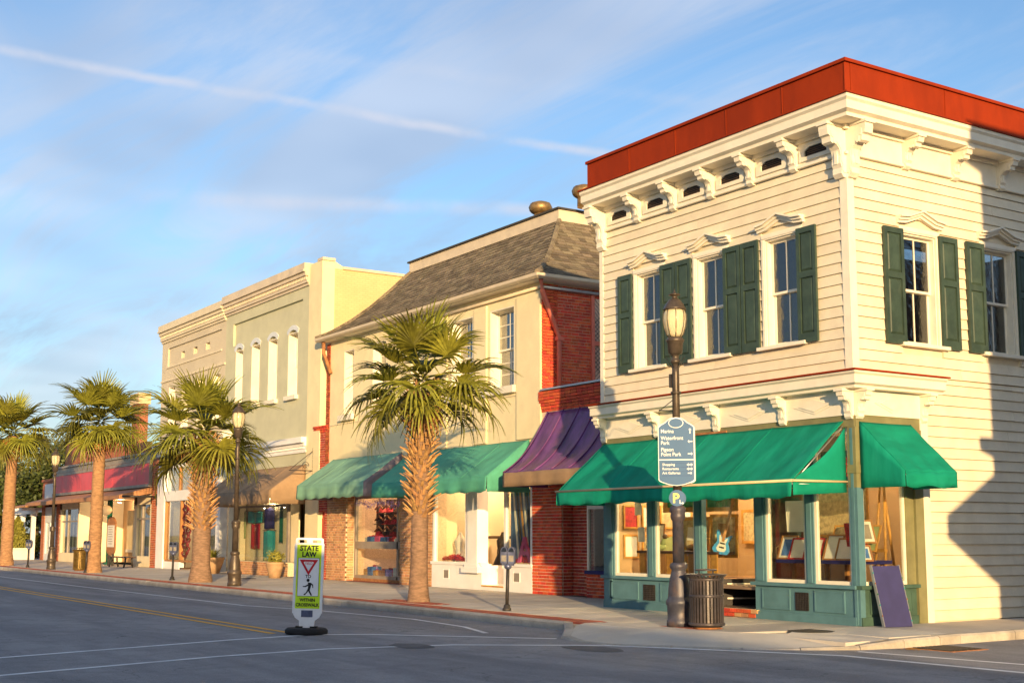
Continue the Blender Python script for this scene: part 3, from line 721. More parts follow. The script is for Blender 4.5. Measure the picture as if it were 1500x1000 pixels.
# red sheet-metal parapet in seamed panels
for fr, u0, u1 in ((AF, AW + .10, .42), (AS, -.296, AD)):
    n_ = 5; 
    for k in range(n_):
        a, b = u0 + (u1 - u0) * k / n_, u0 + (u1 - u0) * (k + 1) / n_
        MB(fr).box(a + .004, b - .004, .30, .42, 8.842, 9.44).box(b - .02, b - .004, .42, .432, 8.85, 9.42).build('parapet_panel', 'red_metal', A)
mitre(MB(), [(.28, 9.441), (.46, 9.441), (.46, 9.50), (.28, 9.50)], AW + .08, 0, 0, AD).build('parapet_cap', 'red_metal', A)
mitre(MB(), [(0, 8.8405), (.585, 8.8405), (.585, 8.868), (0, 8.868)], AW - .04, 0, 0, AD).build('drip_edge', 'red_metal', A)
# lower cornice over the shop
lp = [(0, 3.93), (.22, 3.93), (.22, 3.97), (.30, 4.0), (.30, 4.14), (.34, 4.17), (.34, 4.2), (0, 4.24)]
SE = 1.80
mitre(MB(), lp, AW - .03, 0, 0, SE + .22).build('shop_cornice', 'white_trim', A)
mitre(MB(), [(0, 4.2425), (.372, 4.2025), (.372, 4.232), (0, 4.272)], AW - .05, 0, 0, SE + .26).build('cornice_cap', 'red_metal', A)
lf = MB(AF).box(AW, 0, -.1, .04, 3.5, 3.93); lf.fr = AS; lf.box(.0, SE, -.1, .041, 3.5, 3.93); lf.build('shop_frieze', 'white_trim', A)
LB = [-6.88, -5.12, -3.36, -1.62, -.08]
for x in LB: bracket(A, AF, x, 3.93, .50, .27, .14)
bracket(A, AS, .08, 3.93, .50, .27, .14); bracket(A, AS, SE - .1, 3.93, .50, .27, .14)
def diamond(fr, c, hw, hh=.15):
    d = [(c - hw, 3.715), (c, 3.715 - hh), (c + hw, 3.715), (c, 3.715 + hh)]
    for s, p in ((1, .052), (.72, .066), (.45, .054)):
        mb = MB(fr); q = [(c + (x - c) * s, 3.715 + (z - 3.715) * s) for x, z in d]; mb.prism(q, lambda a, b, t: (a, t, b), .041, p); mb.build('diamond_panel', 'white_trim', A)
for a, b in zip(LB, LB[1:]): diamond(AF, (a + b) / 2, .50)
diamond(AS, .88, .42)
bd = MB(AF).box(AW, -.0, -.1, .02, 3.30, 3.5); bd.fr = AS; bd.box(0.0, SE - .02, -.1, .021, 3.30, 3.5); bd.build('awning_board', 'olive', A)
# shopfront: stall risers, posts, sills, glass
GX0, GX1 = .66, 3.30
posts = [(-6.98, -6.62), (-5.52, -5.30), (-4.10, -3.88), (-2.46, -2.18), (-1.20, -1.0), (-.16, .0)]
for a, b in posts:
    z0 = .0 if a < -6.9 or a > -.2 else .66
    MB(AF).box(a, b, -.12, 0.0 if a < -.2 else -.001, z0, 3.3).box(a + .05, b - .05, 0, .02, z0 + .02, 3.28).build('post', 'teal', A)
def riser(fr, u0, u1, parts, mat='teal'):
    o = MB(fr).box(u0, u1, -.12, -.004, .0, .60).box(u0 - .02, u1 + .0, -.1, .03, .0, .14).build('stall_riser', mat, A)
    MB(fr).box(u0 - .06, u1 + .03, -.14, .07, .60, .66).build('shop_sill', mat, o)
    for kind, a, b in parts:
        if kind == 'p':
            mb = MB(fr).box(a, b, -.004, .012, .22, .52); mb.build('raised_panel', mat, o)
            mb = MB(fr).box(a - .03, a, -.004, .02, .19, .55).box(b, b + .03, -.004, .02, .19, .55).box(a, b, -.004, .02, .19, .22).box(a, b, -.004, .02, .52, .55); mb.build('panel_moulding', mat, o)
        else:
            MB(fr).box(a, b, -.004, .002, .20, .50).build('vent_opening', 'dark_gap', o)
            mb = MB(fr)
            for k in range(9): t = a + (b - a) * k / 8; mb.box(t - .006, t + .006, .002, .012, .2, .5)
            for k in range(9): z = .2 + .3 * k / 8; mb.box(a, b, .0115, .018, z - .006, z + .006)
            mb.build('vent_grille', 'iron', o)
    return o
riser(AF, -6.95, -3.92, [('p', -6.72, -5.85), ('v', -5.66, -5.30), ('p', -5.1, -4.2)])
riser(AF, -2.46, -.08, [('p', -2.25, -1.62), ('v', -1.46, -1.16), ('p', -.98, -.36)])
riser(AS, .03, 1.40, [('p', .25, .70), ('p', .86, 1.25)], 'green_base')
for a, b in ((-6.62, -5.52), (-5.30, -4.10), (-2.18, -1.20), (-1.0, -.16)):
    fm = MB(AF)
    for q in ((a, a + .06, .66, 3.3), (b - .06, b, .66, 3.3), (a + .06, b - .06, .66, .72), (a + .06, b - .06, 3.22, 3.3)): fm.box(q[0], q[1], -.09, -.03, q[2], q[3])
    o = fm.build('shop_window', 'white_trim', A); MB(AF).box(a + .06, b - .06, -.06, -.054, .72, 3.22).build('pane', 'glass_shop', o)
fm = MB(AS)
for q in ((.14, .19, .66, 3.3), (1.15, 1.2, .66, 3.3), (.19, 1.15, .66, .72), (.19, 1.15, 3.22, 3.3)): fm.box(q[0], q[1], -.09, -.03, q[2], q[3])
o = fm.build('shop_window', 'white_trim', A); MB(AS).box(.19, 1.15, -.06, -.054, .72, 3.22).build('pane', 'glass_shop', o)
MB().box(-.16, .012, -.012, .14, .66, 2.28).build('corner_post', 'teal', A); MB().box(-.162, .014, -.014, .142, 2.28, 3.3).box(-.175, .03, -.03, .155, 2.52, 2.66).build('corner_post', 'olive', A)
MB(AS).box(1.2, 1.40, -.12, .0, .66, 3.3).box(1.40, 1.61, -.12, .05, 0, 3.3).build('post', 'olive', A)
# entrance: splayed return window, maroon door, brick step
dY = 1.35
def segwall(p, q, z0, z1, th, name, mat, parent):
    a, b = Vector(p), Vector(q); d = (b - a).normalized(); n_ = Vector((-d.y, d.x)) * th
    mb = MB(); P = [a, b, b + n_, a + n_]; mb.hexa([(v.x, v.y, z0) for v in P] + [(v.x, v.y, z1) for v in P]); return mb.build(name, mat, parent)
segwall((-3.9, .10), (-3.35, dY), 0.16, .66, .06, 'return_riser', 'black_paint', A)
segwall((-3.9, .14), (-3.35, dY), .72, 3.2, .008, 'return_pane', 'glass_shop', A)
segwall((-3.37, dY - .06), (-3.33, dY + .04), .66, 3.3, .08, 'return_post', 'white_trim', A)
q = segwall((-3.70, .46), (-3.45, 1.03), .28, .31, .012, 'panel_moulding', 'white_trim', A); segwall((-3.70, .46), (-3.45, 1.03), .55, .58, .012, 'panel_moulding', 'white_trim', A)
segwall((-2.42, .12), (-2.46, dY), .16, .66, .06, 'return_riser', 'black_paint', A); segwall((-2.40, .12), (-2.44, dY), .66, 3.2, .008, 'return_pane', 'glass_shop', A)
dr = MB().box(-3.28, -2.48, dY, dY + .05, .18, 2.35)
dr = dr.build('door', 'maroon', A); dr['label'] = 'maroon panelled door with glazed upper half set back in the entrance'
for q in ((-3.18, -2.58, .3, .85), (-3.18, -2.58, .95, 1.2)): MB().box(q[0], q[1], dY - .02, dY, q[2], q[3]).build('raised_panel', 'maroon', dr)
MB().box(-3.16, -2.60, dY - .012, dY, 1.3, 2.2).build('pane', 'glass_far', dr)
MB().tube([(-3.2, dY - .01, 1.0), (-3.2, dY - .07, 1.03), (-3.2, dY - .07, 1.25), (-3.2, dY - .01, 1.28)], .014, 6).build('handle', 'brass_vent', dr)
MB().box(-3.36, -3.28, dY - .02, dY + .08, .16, 3.2).box(-2.48, -2.40, dY - .02, dY + .08, .16, 3.2).box(-3.28, -2.48, dY - .02, dY + .08, 2.35, 2.45).build('door_frame', 'black_paint', A)
MB().box(-3.28, -2.48, dY + .02, dY + .03, 2.45, 3.2).build('transom_pane', 'glass_far', A)
MB().box(-3.95, -2.3, .02, dY + .1, .0, .158).build('entrance_floor', 'floor_int', A)
st = MB(AF); rn = random.Random(3)
for r_ in range(2):
    for k in range(8):
        x = -3.90 + k * .185 + (r_ % 2) * .06; piece('brick', unit('brick_red' if rn.random() > .3 else 'brick_tan'), A, (x + .085, .015 - .02, .045 + r_ * .075), (.17, .08, .066))
MB(AF).box(-3.92, -2.46, -.06, .012, 0, .158).build('step_mortar', 'mortar', A)
# shop interior
it = MB(); it.box(-6.82, -.2, 3.6, 3.7, 0, 3.74); it.build('interior_wall', 'interior_warm', A)
MB().box(-6.82, -.15, .1, 3.6, .50, .56).box(-6.82, -.15, .14, 3.6, -.02, .02).build('display_floor', 'floor_int', A)
MB().box(-6.82, -.15, .1, 3.6, 3.5, 3.52).build('ceiling', 'interior_cream', A)
MB().box(-6.82, -6.76, .15, 3.6, .0, 3.5).build('interior_wall', 'interior_warm', A)
MB().box(-3.6, -3.5, dY + .5, 3.6, .0, 3.5).build('partition', 'interior_dark', A)
# awnings of the corner shop
aw = awning('shop_awning', 'long green canvas awning over the corner shopfront, torn open at its corner end', AF, -6.88, -.22, 3.40, 1.25, 2.36, 2.10, 'awn_green', right=False, seams=4, sag=.06, loc=(-3.5, 0, 2.1))
mb = MB()
mb.grid(lambda a, b: (-.22 + .02 * math.sin(a * 6) , -1.25 * a, (3.30 - .93 * a - .10 * math.sin(math.pi * min(1, a * 1.15))) * (1 - b) + (2.20 - .06 * a) * b), 10, 4)
sp = mb.build('side_panel', 'awn_green', aw); sp.modifiers.new('cloth', 'SOLIDIFY').thickness = .007; sp['label'] = 'loose triangular end panel with a dark gap along its upper edge'
MB().tube([(-6.9, -1.29, 2.375), (-.2, -1.29, 2.375)], .022, 7).tube([(-.2, -1.29, 2.375), (-.19, -.02, 2.38)], .02, 7).build('front_bar', 'sign_cream', aw)
MB().box(-5.0, -4.7, -.12, -.0, 3.38, 3.46).box(-4.68, -3.1, -.05, .0, 3.40, 3.44).build('roller_bracket', 'rust', aw)
awning('shop_awning', 'short green canvas awning on the side street face of the corner shop', AS, .09, 1.36, 3.38, .92, 2.52, 2.27, 'awn_green', seams=1, sag=.04)
# ------------------------------------------------------------------ things on show in the corner shop
tb = thing('display_table', 'long low table under tilted framed prints in the corner shop window', 'table', (-1.2, .75, .56))
MB().box(-2.15, -.25, .22, 1.1, 1.0, 1.06).build('table_top', 'art_navy', tb)
for x in (-2.0, -1.2, -.4):
    for y in (.52, 1.02): MB().box(x - .03, x + .03, y - .03, y + .03, .56, 1.0).build('leg', 'wood', tb)
PR = [(-2.0, .42, .30, .40, 'paper', 'art_blue', 'blue print in a narrow wooden frame, leftmost on the print table'), (-1.68, .42, .36, .36, 'paper', None, 'pale print framed in red wood beside the narrow blue print'), (-1.36, .42, .32, .36, 'paper', None, 'pale print framed in red wood behind the shop window post'),
      (-.90, .42, .30, .42, 'paper', None, 'tall pale print, front row, just right of the window post'), (-.60, .42, .34, .36, 'paper', None, 'wide pale print, front row, nearest the corner post'), (-1.10, .85, .36, .44, 'paper_tan', None, 'tan print at the back row beside the window post'), (-.80, .85, .26, .46, 'cloth_sage', None, 'sage print in a slim dark frame, back row'), (-.50, .85, .34, .44, 'cloth_sage', None, 'sage print in a gold frame, back row nearest the corner')]
for k, (x, y, w, h, md, pr_, lb) in enumerate(PR): picture('framed_print', lb, (x, y - .12, 1.06 + (.14 if y > .5 else 0)), w * 1.2, h * 1.15, R(8), R(-24), 'art_red' if k in (1, 2) else ('wood_gold' if k > 4 else 'wood'), md, .03, 'framed prints on the shop table', pr_)
picture('framed_print', 'white lettered notice hanging at a tilt inside the corner shop window', (-1.72, .35, 1.55), .45, .55, R(6), R(4), 'paper', 'paper', .01)
picture('framed_print', 'wide framed map on the back wall behind the print table', (-1.75, 1.35, 1.45), 1.6, .95, 0, 0, 'wood_gold', 'paper_tan', .05)
picture('framed_print', 'dark red picture high on the wall behind the print table', (-1.55, 1.3, 2.42), .9, .6, 0, 0, 'black_paint', 'art_red', .12)
es = thing('wooden_easel', 'tall golden wooden easel in the side street shop window', 'easel', (-.45, 1.0, .56))
for a, b in (((-.3, .98, .56), (-.35, 1.08, 2.6)), ((-.62, 1.05, .56), (-.42, 1.08, 2.6)), ((-.5, 1.5, .56), (-.4, 1.1, 2.4))): MB().tube([a, b], .025, 6).build('leg', 'wood_gold', es)
MB().box(-.66, -.26, .93, 1.0, 1.2, 1.26).build('ledge', 'wood_gold', es)
picture('framed_print', 'black and white print in a gold frame standing in the side window', (-.28, .52, 1.35), .42, .42, R(80), R(-18), 'wood', 'paper', .03, None, 'metal_grey')
picture('framed_print', 'bright blue print in an orange frame low in the side window', (-.2, .36, 1.05), .34, .3, R(70), R(-25), 'rust', 'paper', .03, None, 'art_blue', .1)
picture('framed_print', 'plain red print behind the gold-framed one in the side window', (-.4, .42, 1.3), .4, .4, R(75), R(-12), 'art_red', 'art_red', .03)
gt = local(thing('electric_guitar', 'light blue electric guitar hanging in the corner shop window', 'guitar', (-3.95, .52, 1.12), None, R(40)))
gt.rotation_euler = (R(-6), R(14), R(35))
out = [(0, 0), (.13, .02), (.17, .10), (.13, .19), (.10, .24), (.13, .32), (.15, .40), (.11, .40), (.06, .34), (0, .33), (-.06, .34), (-.13, .46), (-.17, .44), (-.15, .34), (-.11, .24), (-.15, .16), (-.18, .08), (-.12, .01)]
MB().prism(out, lambda a, b, t: (a, t, b), -.025, .025).build('body', 'guitar_blue', gt)
MB().prism([(a * .55, b * .7 + .05) for a, b in out], lambda a, b, t: (a, t, b), -.03, -.0255).build('pick_guard', 'paper', gt)
MB().box(-.028, .028, -.04, -.02, .25, 1.02).build('neck', 'wood', gt); MB().prism([(-.04, 1.02), (.04, 1.02), (.06, 1.2), (-.03, 1.22)], lambda a, b, t: (a, t, b), -.038, -.02).build('headstock', 'wood', gt)
for k in range(2): MB().box(-.05, .05, -.036, -.03, .12 + k * .08, .15 + k * .08).build('pickup', 'black_paint', gt)
picture('framed_painting', 'large green landscape in a gold frame behind the lamp post', (-5.15, .75, 1.95), 1.2, .85, R(14), 0, 'wood_gold', 'art_green', .10)
picture('framed_painting', 'green painting in a red-gold frame above the blue guitar', (-4.05, .65, 1.95), .75, .8, R(20), 0, 'wood_gold', 'art_green', .08)
picture('framed_print', 'gold-framed drawing standing on the crate in the corner shop', (-4.95, .72, 1.18), .8, .68, R(8), R(-8), 'wood_gold', 'paper_tan', .07, None, 'paper', .2)
picture('framed_print', 'small pale print at the left of the gold-framed drawing', (-6.1, .7, 1.18), .4, .55, R(8), R(-8), 'wood', 'paper', .03)
picture('framed_print', 'gold-framed picture hanging behind the blue guitar', (-4.15, .8, 1.05), .6, .85, R(25), R(-3), 'wood_gold', 'paper_tan', .06, None, 'wood', .2)
cr = thing('display_crate', 'slatted wooden crate carrying carved ducks in the corner shop window', 'crate', (-5.2, .7, .56))
for k in range(11): MB().box(-6.35 + k * .22, -6.17 + k * .22, .45, .48, .57, 1.12).build('slat', 'wood' if k % 2 else 'wood_gold', cr)
MB().box(-6.4, -3.95, .42, .95, 1.12, 1.17).build('top_board', 'wood_dark', cr)
def duck(c, s, lab, mat):
    t = local(thing('carved_duck', lab, 'duck', c)); mb = MB()
    prof = [(.0, 0), (.10, .01), (.15, .06), (.14, .12), (.06, .16), (0, .165)]
    mb.lathe([(r * s, z * s) for r, z in prof], (0, 0, 0), 12)
    for v in mb.v: v.x *= 1.9
    mb.tube([(.2 * s, 0, .10 * s), (.25 * s, 0, .2 * s), (.27 * s, 0, .26 * s)], [.06 * s, .045 * s, .03 * s], 8); mb.build('body', mat, t)
    mb = MB(); mb.lathe([(.001, -.055 * s), (.04 * s, -.04 * s), (.06 * s, 0), (.045 * s, .04 * s), (.001, .06 * s)], (.29 * s, 0, .29 * s), 10); mb.build('head', 'wood_dark', t)
    mb = MB(); mb.box(.33 * s, .43 * s, -.02 * s, .02 * s, .27 * s, .29 * s); mb.build('beak', 'wood_gold', t)
duck((-6.0, .62, 1.17), 1.0, 'carved duck with a greenish back, nearest the brick shop', 'cloth_sage'); duck((-4.75, .62, 1.17), .9, 'brown carved duck on the crate beside the lamp post', 'wood')
for k, (x, z) in enumerate(((-6.3, 1.9), (-6.0, 2.3), (-5.85, 1.65), (-6.2, 1.35))): tag(MB().box(x, x + .22, .30, .304, z, z + .3).build('paper_notice', 'paper', None), ['pale notice at eye height in the corner shop window beside the brick shop', 'highest paper notice in the window beside the brick shop', 'middle paper notice in the window beside the brick shop', 'lowest paper notice in the window beside the brick shop'][k], 'notice', 'notices in the shop window')
bl = local(thing('leaning_board', 'dark blue padded board leaning on the side street shopfront', 'board', (.42, .40, 0), None, 0))
bl.rotation_euler = (0, R(-17), R(-12))
MB().box(-.025, .025, -.27, .27, .0, 1.02).build('panel', 'ramp_blue', bl)
MB().box(-.03, .03, -.285, -.27, 0, 1.04).box(-.03, .03, .27, .285, 0, 1.04).build('edge_strip', 'galv', bl)
for k in range(10): MB().lathe([(.004, 0), (.013, .01), (.004, .03)], (.03, -.28 if k % 2 else .28, .08 + .09 * k), 6).build('fairy_light', ['art_teal', 'rust', 'art_green'][k % 3], bl)

rn = random.Random(61)
WALLP = [(-6.74, .55 + .5 * (k % 4), 1.0 + .62 * (k // 4), .40, .5, ['paper', 'paper_tan', 'cloth_sage', 'art_blue', 'art_red', 'paper', 'paper_tan', 'paper'][k], ['pale', 'tan', 'sage', 'blue', 'red', 'white', 'brown', 'grey'][k]) for k in range(8)]
for x, y, z, w, h, m_, nm_ in WALLP: picture('framed_print', nm_ + ' framed picture hung on the end wall of the corner shop', (x, y, z), w, h, R(90), 0, 'wood_gold', m_, .04, 'pictures on the end wall', None)
for k in range(5): picture('framed_print', ['first', 'second', 'third', 'fourth', 'fifth'][k] + ' gold-framed picture along the back wall, counted from the ducks', (-6.2 + k * .72, 3.5, 1.3 + .25 * (k % 2)), .6, .75, 0, 0, 'wood_gold', ['paper_tan', 'art_green', 'paper', 'art_blue', 'cloth_sage'][k], .06, 'pictures on the back wall')
# ------------------------------------------------------------------ brick shop with the purple awning, between the two big buildings
BY = 2.1
BF = Fr('front', BY)
K = thing('brick_shop', 'low red brick shop under a dark purple awning beside the clapboard building', 'building', (-9.6, 5, 0))
XB = -12.34
# recess: side-lit pier, dark brick return, low wall with window
kw = MB(BF)
kw.box(-12.78, -11.48, -.30, -.012, 0, 3.4); kw.box(-10.45, -7.0, -.25, -.012, 0, .56); kw.box(-11.48, -10.45, -1.0, -.36, 0, 3.4)
kw.box(XB, -7.0, -.35, -.012, 3.4, 5.16); kw.fr = None; kw.flip = False; kw.box(XB, -7, 2.2, 9, 5.0, 5.1); kw.box(-10.50, -10.45, BY + .26, BY + 1, 0, 3.4)
kw.build('wall', 'mortar_red', K)
bricks(K, BF, -12.78, -11.48, .0, 2.75, [], 'brick_red', 0, .05, 190, seed=2)
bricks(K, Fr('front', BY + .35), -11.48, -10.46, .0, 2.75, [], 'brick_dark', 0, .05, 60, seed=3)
bricks(K, BF, -10.44, -7.02, .0, .55, [], 'brick_red', 0, .05, 50, seed=4)
# the return face of the pier and corbelled head
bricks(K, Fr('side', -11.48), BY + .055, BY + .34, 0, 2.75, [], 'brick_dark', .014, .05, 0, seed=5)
for k in range(7):
    z = 4.62 + k * .076; wv = .0 + (.02 * k if k < 5 else .08)
    bricks(K, BF, XB - .04, -7.02, z, z + .065, [], 'brick_red', wv, .10, 0, seed=20 + k, bond=False)
MB(BF).box(XB + .1, -7.02, -.3, .12, 5.165, 5.21).build('coping', 'galv', K)
fm = MB(BF)
for q in ((-10.44, -10.38, .62, 2.9), (-8.8, -8.74, .62, 2.9), (-7.1, -7.04, .62, 2.9), (-10.38, -7.1, 2.84, 2.9)): fm.box(q[0], q[1], -.1, -.02, q[2], q[3])
o = fm.build('shop_window', 'white_trim', K)
for a, b in ((-10.38, -8.8), (-8.74, -7.1)): MB(BF).box(a, b, -.07, -.064, .64, 2.84).build('pane', 'glass_far', o)
MB(BF).box(-10.46, -7.03, -.2, .05, .56, .64).build('sill', 'art_navy', K)
MB().box(-10.44, -7.02, 4.2, 4.3, 0, 3.4).box(-10.44, -7.02, BY + .3, 4.2, 2.95, 3.0).build('interior_wall', 'interior_dark', K)
MB(BF).box(-12.0, -8, -.05, .02, 2.75, 3.4).build('fascia_board', 'metal_grey', K)
def paw(u, v):
    x = -12.12 + 4.9 * u; o = 1.3 * v
    z = 4.60 - 1.58 * v - .24 * math.sin(math.pi * v) - .03 * math.sin(math.pi * ((u * 7) % 1)) * math.sin(math.pi * v)
    return (x + .1 * (1 - v), .03 + o, z)
pa = thing('shop_awning', 'dark purple metal-ribbed awning curving out over the brick shop', 'awning', (-9.6, BY, 2.65))
c = MB(BF).grid(paw, 42, 16).build('canopy', 'awn_purple', pa); c.modifiers.new('sheet', 'SOLIDIFY').thickness = .01
for k in range(8): MB(BF).tube([tuple(Vector(paw(min(max(k / 7, .003), .997), j / 10)) + Vector((0, 0, .015))) for j in range(11)], .017, 5).build('rib', 'awn_purple', pa)
c = MB(BF).grid(lambda u, v: (-12.12 + 4.9 * u, 1.335 + .01 * math.sin(u * 40), 3.02 - .35 * v), 50, 3).build('valance', 'awn_brown', pa); c.modifiers.new('sheet', 'SOLIDIFY').thickness = .008
c = MB(BF).grid(lambda a, b: (-12.12 + .1 * (1 - a), .03 + 1.3 * a, paw(0, a)[2] * (1 - b) + 2.68 * b), 10, 3).build('side_panel', 'awn_purple', pa); c.modifiers.new('sheet', 'SOLIDIFY').thickness = .008
MB(BF).tube([(-12.1, 1.3, 2.72), (-7.3, 1.3, 2.72)], .018, 6).build('frame', 'iron', pa)
tag(MB(BF).box(-9.9, -9.3, .3, .36, 2.1, 2.9).build('window_poster', 'paper', None), 'white poster inside the window of the brick shop', 'poster')

# ------------------------------------------------------------------ cream stucco building with bell-cast shingle roof
B = thing('stucco_building', 'cream stucco building with bell-curved grey shingle roof and brick side wall', 'building', (-18.7, 7, 0))
BL, BD, BH = -25.12, 13.0, 8.05
bw = [(-24.05, -23.3), (-21.95, -21.0), (-19.4, -18.4), (-16.95, -15.75), (-14.85, -13.62)]; BZ = (5.45, 7.62)
mb = wall(BF, BL, XB, 3.9, BH, [(a, b, *BZ) for a, b in bw], .40); mb.build('wall', 'stucco', B)
mb = MB(); mb.box(BL, XB, BD - .2, BD, -.1, BH).box(BL, BL + .25, BY + .4, BD - .2, -.1, BH).box(XB - .3, XB - .012, BY + .4, BD - .2, 0, BH).box(XB - .42, XB - .012, BY + .02, BY + .4, 0, 3.9); mb.box(BL + .25, XB - .3, BY + .4, BD - .2, 3.7, 3.9); mb.build('masonry', 'mortar_red', B)
BS = Fr('side', XB)
bricks(B, BS, BY + .01, 2.60, 5.1, 8.0, [], 'brick_red', .05, .06, 130, seed=8)
bricks(B, BS, 2.60, 4.6, 5.1, 8.0, [(3.76, 4.6, 5.45, 7.8)], 'brick_red', 0, .05, 170, seed=9)
# iron-barred window in the brick side wall
gw = MB(BS).box(3.70, 3.80, -.05, .05, 5.25, 7.85).box(4.5, 4.6, -.05, .05, 5.25, 7.85).box(3.8, 4.5, -.05, .03, 6.5, 6.62).build('barred_window', 'downpipe', B)
MB(BS).box(3.8, 4.5, -.06, -.04, 5.3, 7.8).build('pane', 'glass_far', gw)
lt = MB(BS)
for k in range(-14, 30):
    for sgn in (1, -1):
        z0 = 5.3 + k * .12; a0, a1 = 3.82, 4.48; za, zb = (z0, z0 + .66) if sgn > 0 else (z0 + .66, z0)
        if min(za, zb) < 5.3 or max(za, zb) > 7.8: continue
        lt.tube([(a0, .02, za), (a1, .02, zb)], .007, 4)
lt.build('lattice', 'iron', gw)
for k, (a, b) in enumerate(bw):
    w = sash_window(B, BF, a, b, *BZ, depth=.26, nx=2, ny=3, casing=0, sill=False, glass='glass_far', fw=.05)
    MB(BF).box(a - .18, b + .12, -.05, .14, BZ[0] - .19, BZ[0] - .002).build('sill', 'white_trim', w)
    MB(BF).box(a, b, -.75, -.74, BZ[0] + (.9 if k % 2 else .4), BZ[1]).build('blind', 'interior_cream', w)
# recessed wall panels beside the windows: thin raised pilaster strips
for a, b in ((-13.45, XB), (-15.62, -14.98), (-18.1, -17.15)): MB(BF).box(a, b, 0, .05, 3.98, 7.80).build('pilaster', 'stucco', B)
MB(BF).box(BL, XB, 0, .025, 5.16, 5.18).build('score_line', 'stucco_cream', B)
# gutter, soffit, conduit
OVB = .36
gp = [(OVB - .04, 8.06), (OVB + .02, 8.05), (OVB + .09, 8.10), (OVB + .10, 8.18), (OVB - .04, 8.18)]
mitre(MB(), gp, BL - OVB, XB, BY, 9).build('gutter', 'gutter', B)
mitre(MB(), [(-.1, 8.05), (OVB - .05, 8.05), (OVB - .05, 8.12), (-.1, 8.12)], BL - .3, XB, BY, 9).build('soffit', 'white_trim', B)
MB(BF).tube([(-20, .06, 7.86), (XB + .1, .06, 7.90)], .045, 8).build('conduit', 'gutter', B)
MB(BS).tube([(BY - .05, .08, 7.90), (4.6, .08, 7.90)], .05, 8).build('conduit', 'galv', B)
MB(BS).tube([(BY - .2, .28, 8.06), (BY - .12, .22, 7.75), (2.52, .10, 6.75), (2.58, .12, 6.6), (2.58, .12, 5.2)], .065, 10).build('downpipe', 'downpipe', B)
MB(BS).box(2.49, 2.67, .04, .2, 6.52, 6.62).build('pipe_clip', 'downpipe', B)
dp = MB(BF).tube([(BL - .05, .25, 8.05), (BL - .05, .25, 7.65), (BL + .25, .25, 7.65)][:2] + [(BL - .05, .22, 7.6), (BL + .15, .06, 6.95)], .065, 8).build('downpipe', 'rust', B)
bricks(B, BF, BL - .28, BL, 3.9, 8.0, [], 'brick_orange', .02, .08, 0, seed=11, bond=False)
# roof: bell profile; every shingle a real tab
prof = [(-.42, 8.17), (.0, 8.36), (.5, 8.72), (1.0, 9.18), (1.5, 9.74), (2.0, 10.36)]
def rz(s):
    for (a, z0), (b, z1) in zip(prof, prof[1:]):
        if s <= b: t = (s - a) / (b - a); return z0 + (z1 - z0) * t
    return prof[-1][1]
def roofpt(face, along, s, lift=0):
    """face 0 front, 1 right side, 2 left side; s inward from the wall line"""
    if face == 0: return (along, BY + s - lift * .8, rz(s) + lift * .6)
    if face == 1: return (XB - s + lift * .8, along, rz(s) + lift * .6)
    return (BL + s - lift * .8, along, rz(s) + lift * .6)
dk = MB()
for (a, z0), (b, z1) in zip(prof, prof[1:]):
    q = [(BL + a, BY + a, z0 - .02), (XB - a, BY + a, z0 - .02), (XB - a, BD, z0 - .02), (BL + a, BD, z0 - .02)]; q2 = [(BL + b, BY + b, z1 - .02), (XB - b, BY + b, z1 - .02), (XB - b, BD, z1 - .02), (BL + b, BD, z1 - .02)]
    I = [dk.pt(p) for p in q]; J = [dk.pt(p) for p in q2]
    for k in (0, 1, 3): dk.face([I[k], I[(k + 1) % 4], J[(k + 1) % 4], J[k]])
roof = dk.build('roof', 'roof_dark', B)
tabs = []; rn = random.Random(12); s = -.42; row = 0
while s < 1.98:
    dz_ = (rz(s + .01) - rz(s)) / .01; ds = .15 / math.sqrt(1 + dz_ ** 2); s1 = min(s + ds * 1.25, 2.0)
    for face, a0, a1 in ((0, BL + s, XB - s), (1, BY + s, BD), (2, BY + s, BY + 3)):
        x = a0 - (row % 2) * .15 - rn.random() * .05
        while x < a1:
            wd = rn.uniform(.22, .36); p, q = max(x, a0), min(x + wd - .012, a1); x += wd
            if q - p > .03: tabs.append((face, p, q, s, s1, rn.uniform(.008, .02)))
    s += ds; row += 1
tabs.sort(key=lambda t: (Vector(roofpt(t[0], (t[1] + t[2]) / 2, t[3])) - Vector((-12, -6, 6))).length + (0 if t[0] < 2 else 50))
def tabmesh(mb, t):
    f, p, q, a, b, l = t
    P = [roofpt(f, p, a, l + .012), roofpt(f, q, a, l + .012), roofpt(f, q, b, .004), roofpt(f, p, b, .004)]; Q = [roofpt(f, p, a, -.004), roofpt(f, q, a, -.004), roofpt(f, q, b, -.006), roofpt(f, p, b, -.006)]
    mb.hexa(Q + P); return mb
for t in tabs[:300]: tabmesh(MB(flip=(t[0] == 2)), t).build('shingle', 'shingle', roof)
mb = MB()
for t in tabs[300:]: mb.tint = rn.random(); mb.flip = t[0] == 2; tabmesh(mb, t)
mb.build('shingles', 'shingle', roof, kind='stuff')
for xs, sg in ((XB, -1), (BL, 1)):       # hip caps
    for k in range(22):
        s = -.4 + 2.38 * k / 22; s2 = s + .14
        piece_ = MB().tube([(xs + sg * s, BY + s, rz(s) + .03), (xs + sg * s2, BY + s2, rz(s2) + .02)], .075, 6, False).build('hip_cap', 'shingle', roof)
x0, x1, y0 = BL + 2.0, XB - 2.0, BY + 2.0
fa = MB().box(x0 - .03, x1 + .03, y0 - .04, y0 + .1, 10.36, 10.69); fa.box(x1 - .1, x1 + .031, y0 + .1, BD, 10.36, 10.69); fa.box(x0 - .031, x0 + .1, y0 + .1, BD, 10.36, 10.69); fa.build('roof_fascia', 'gutter', B)
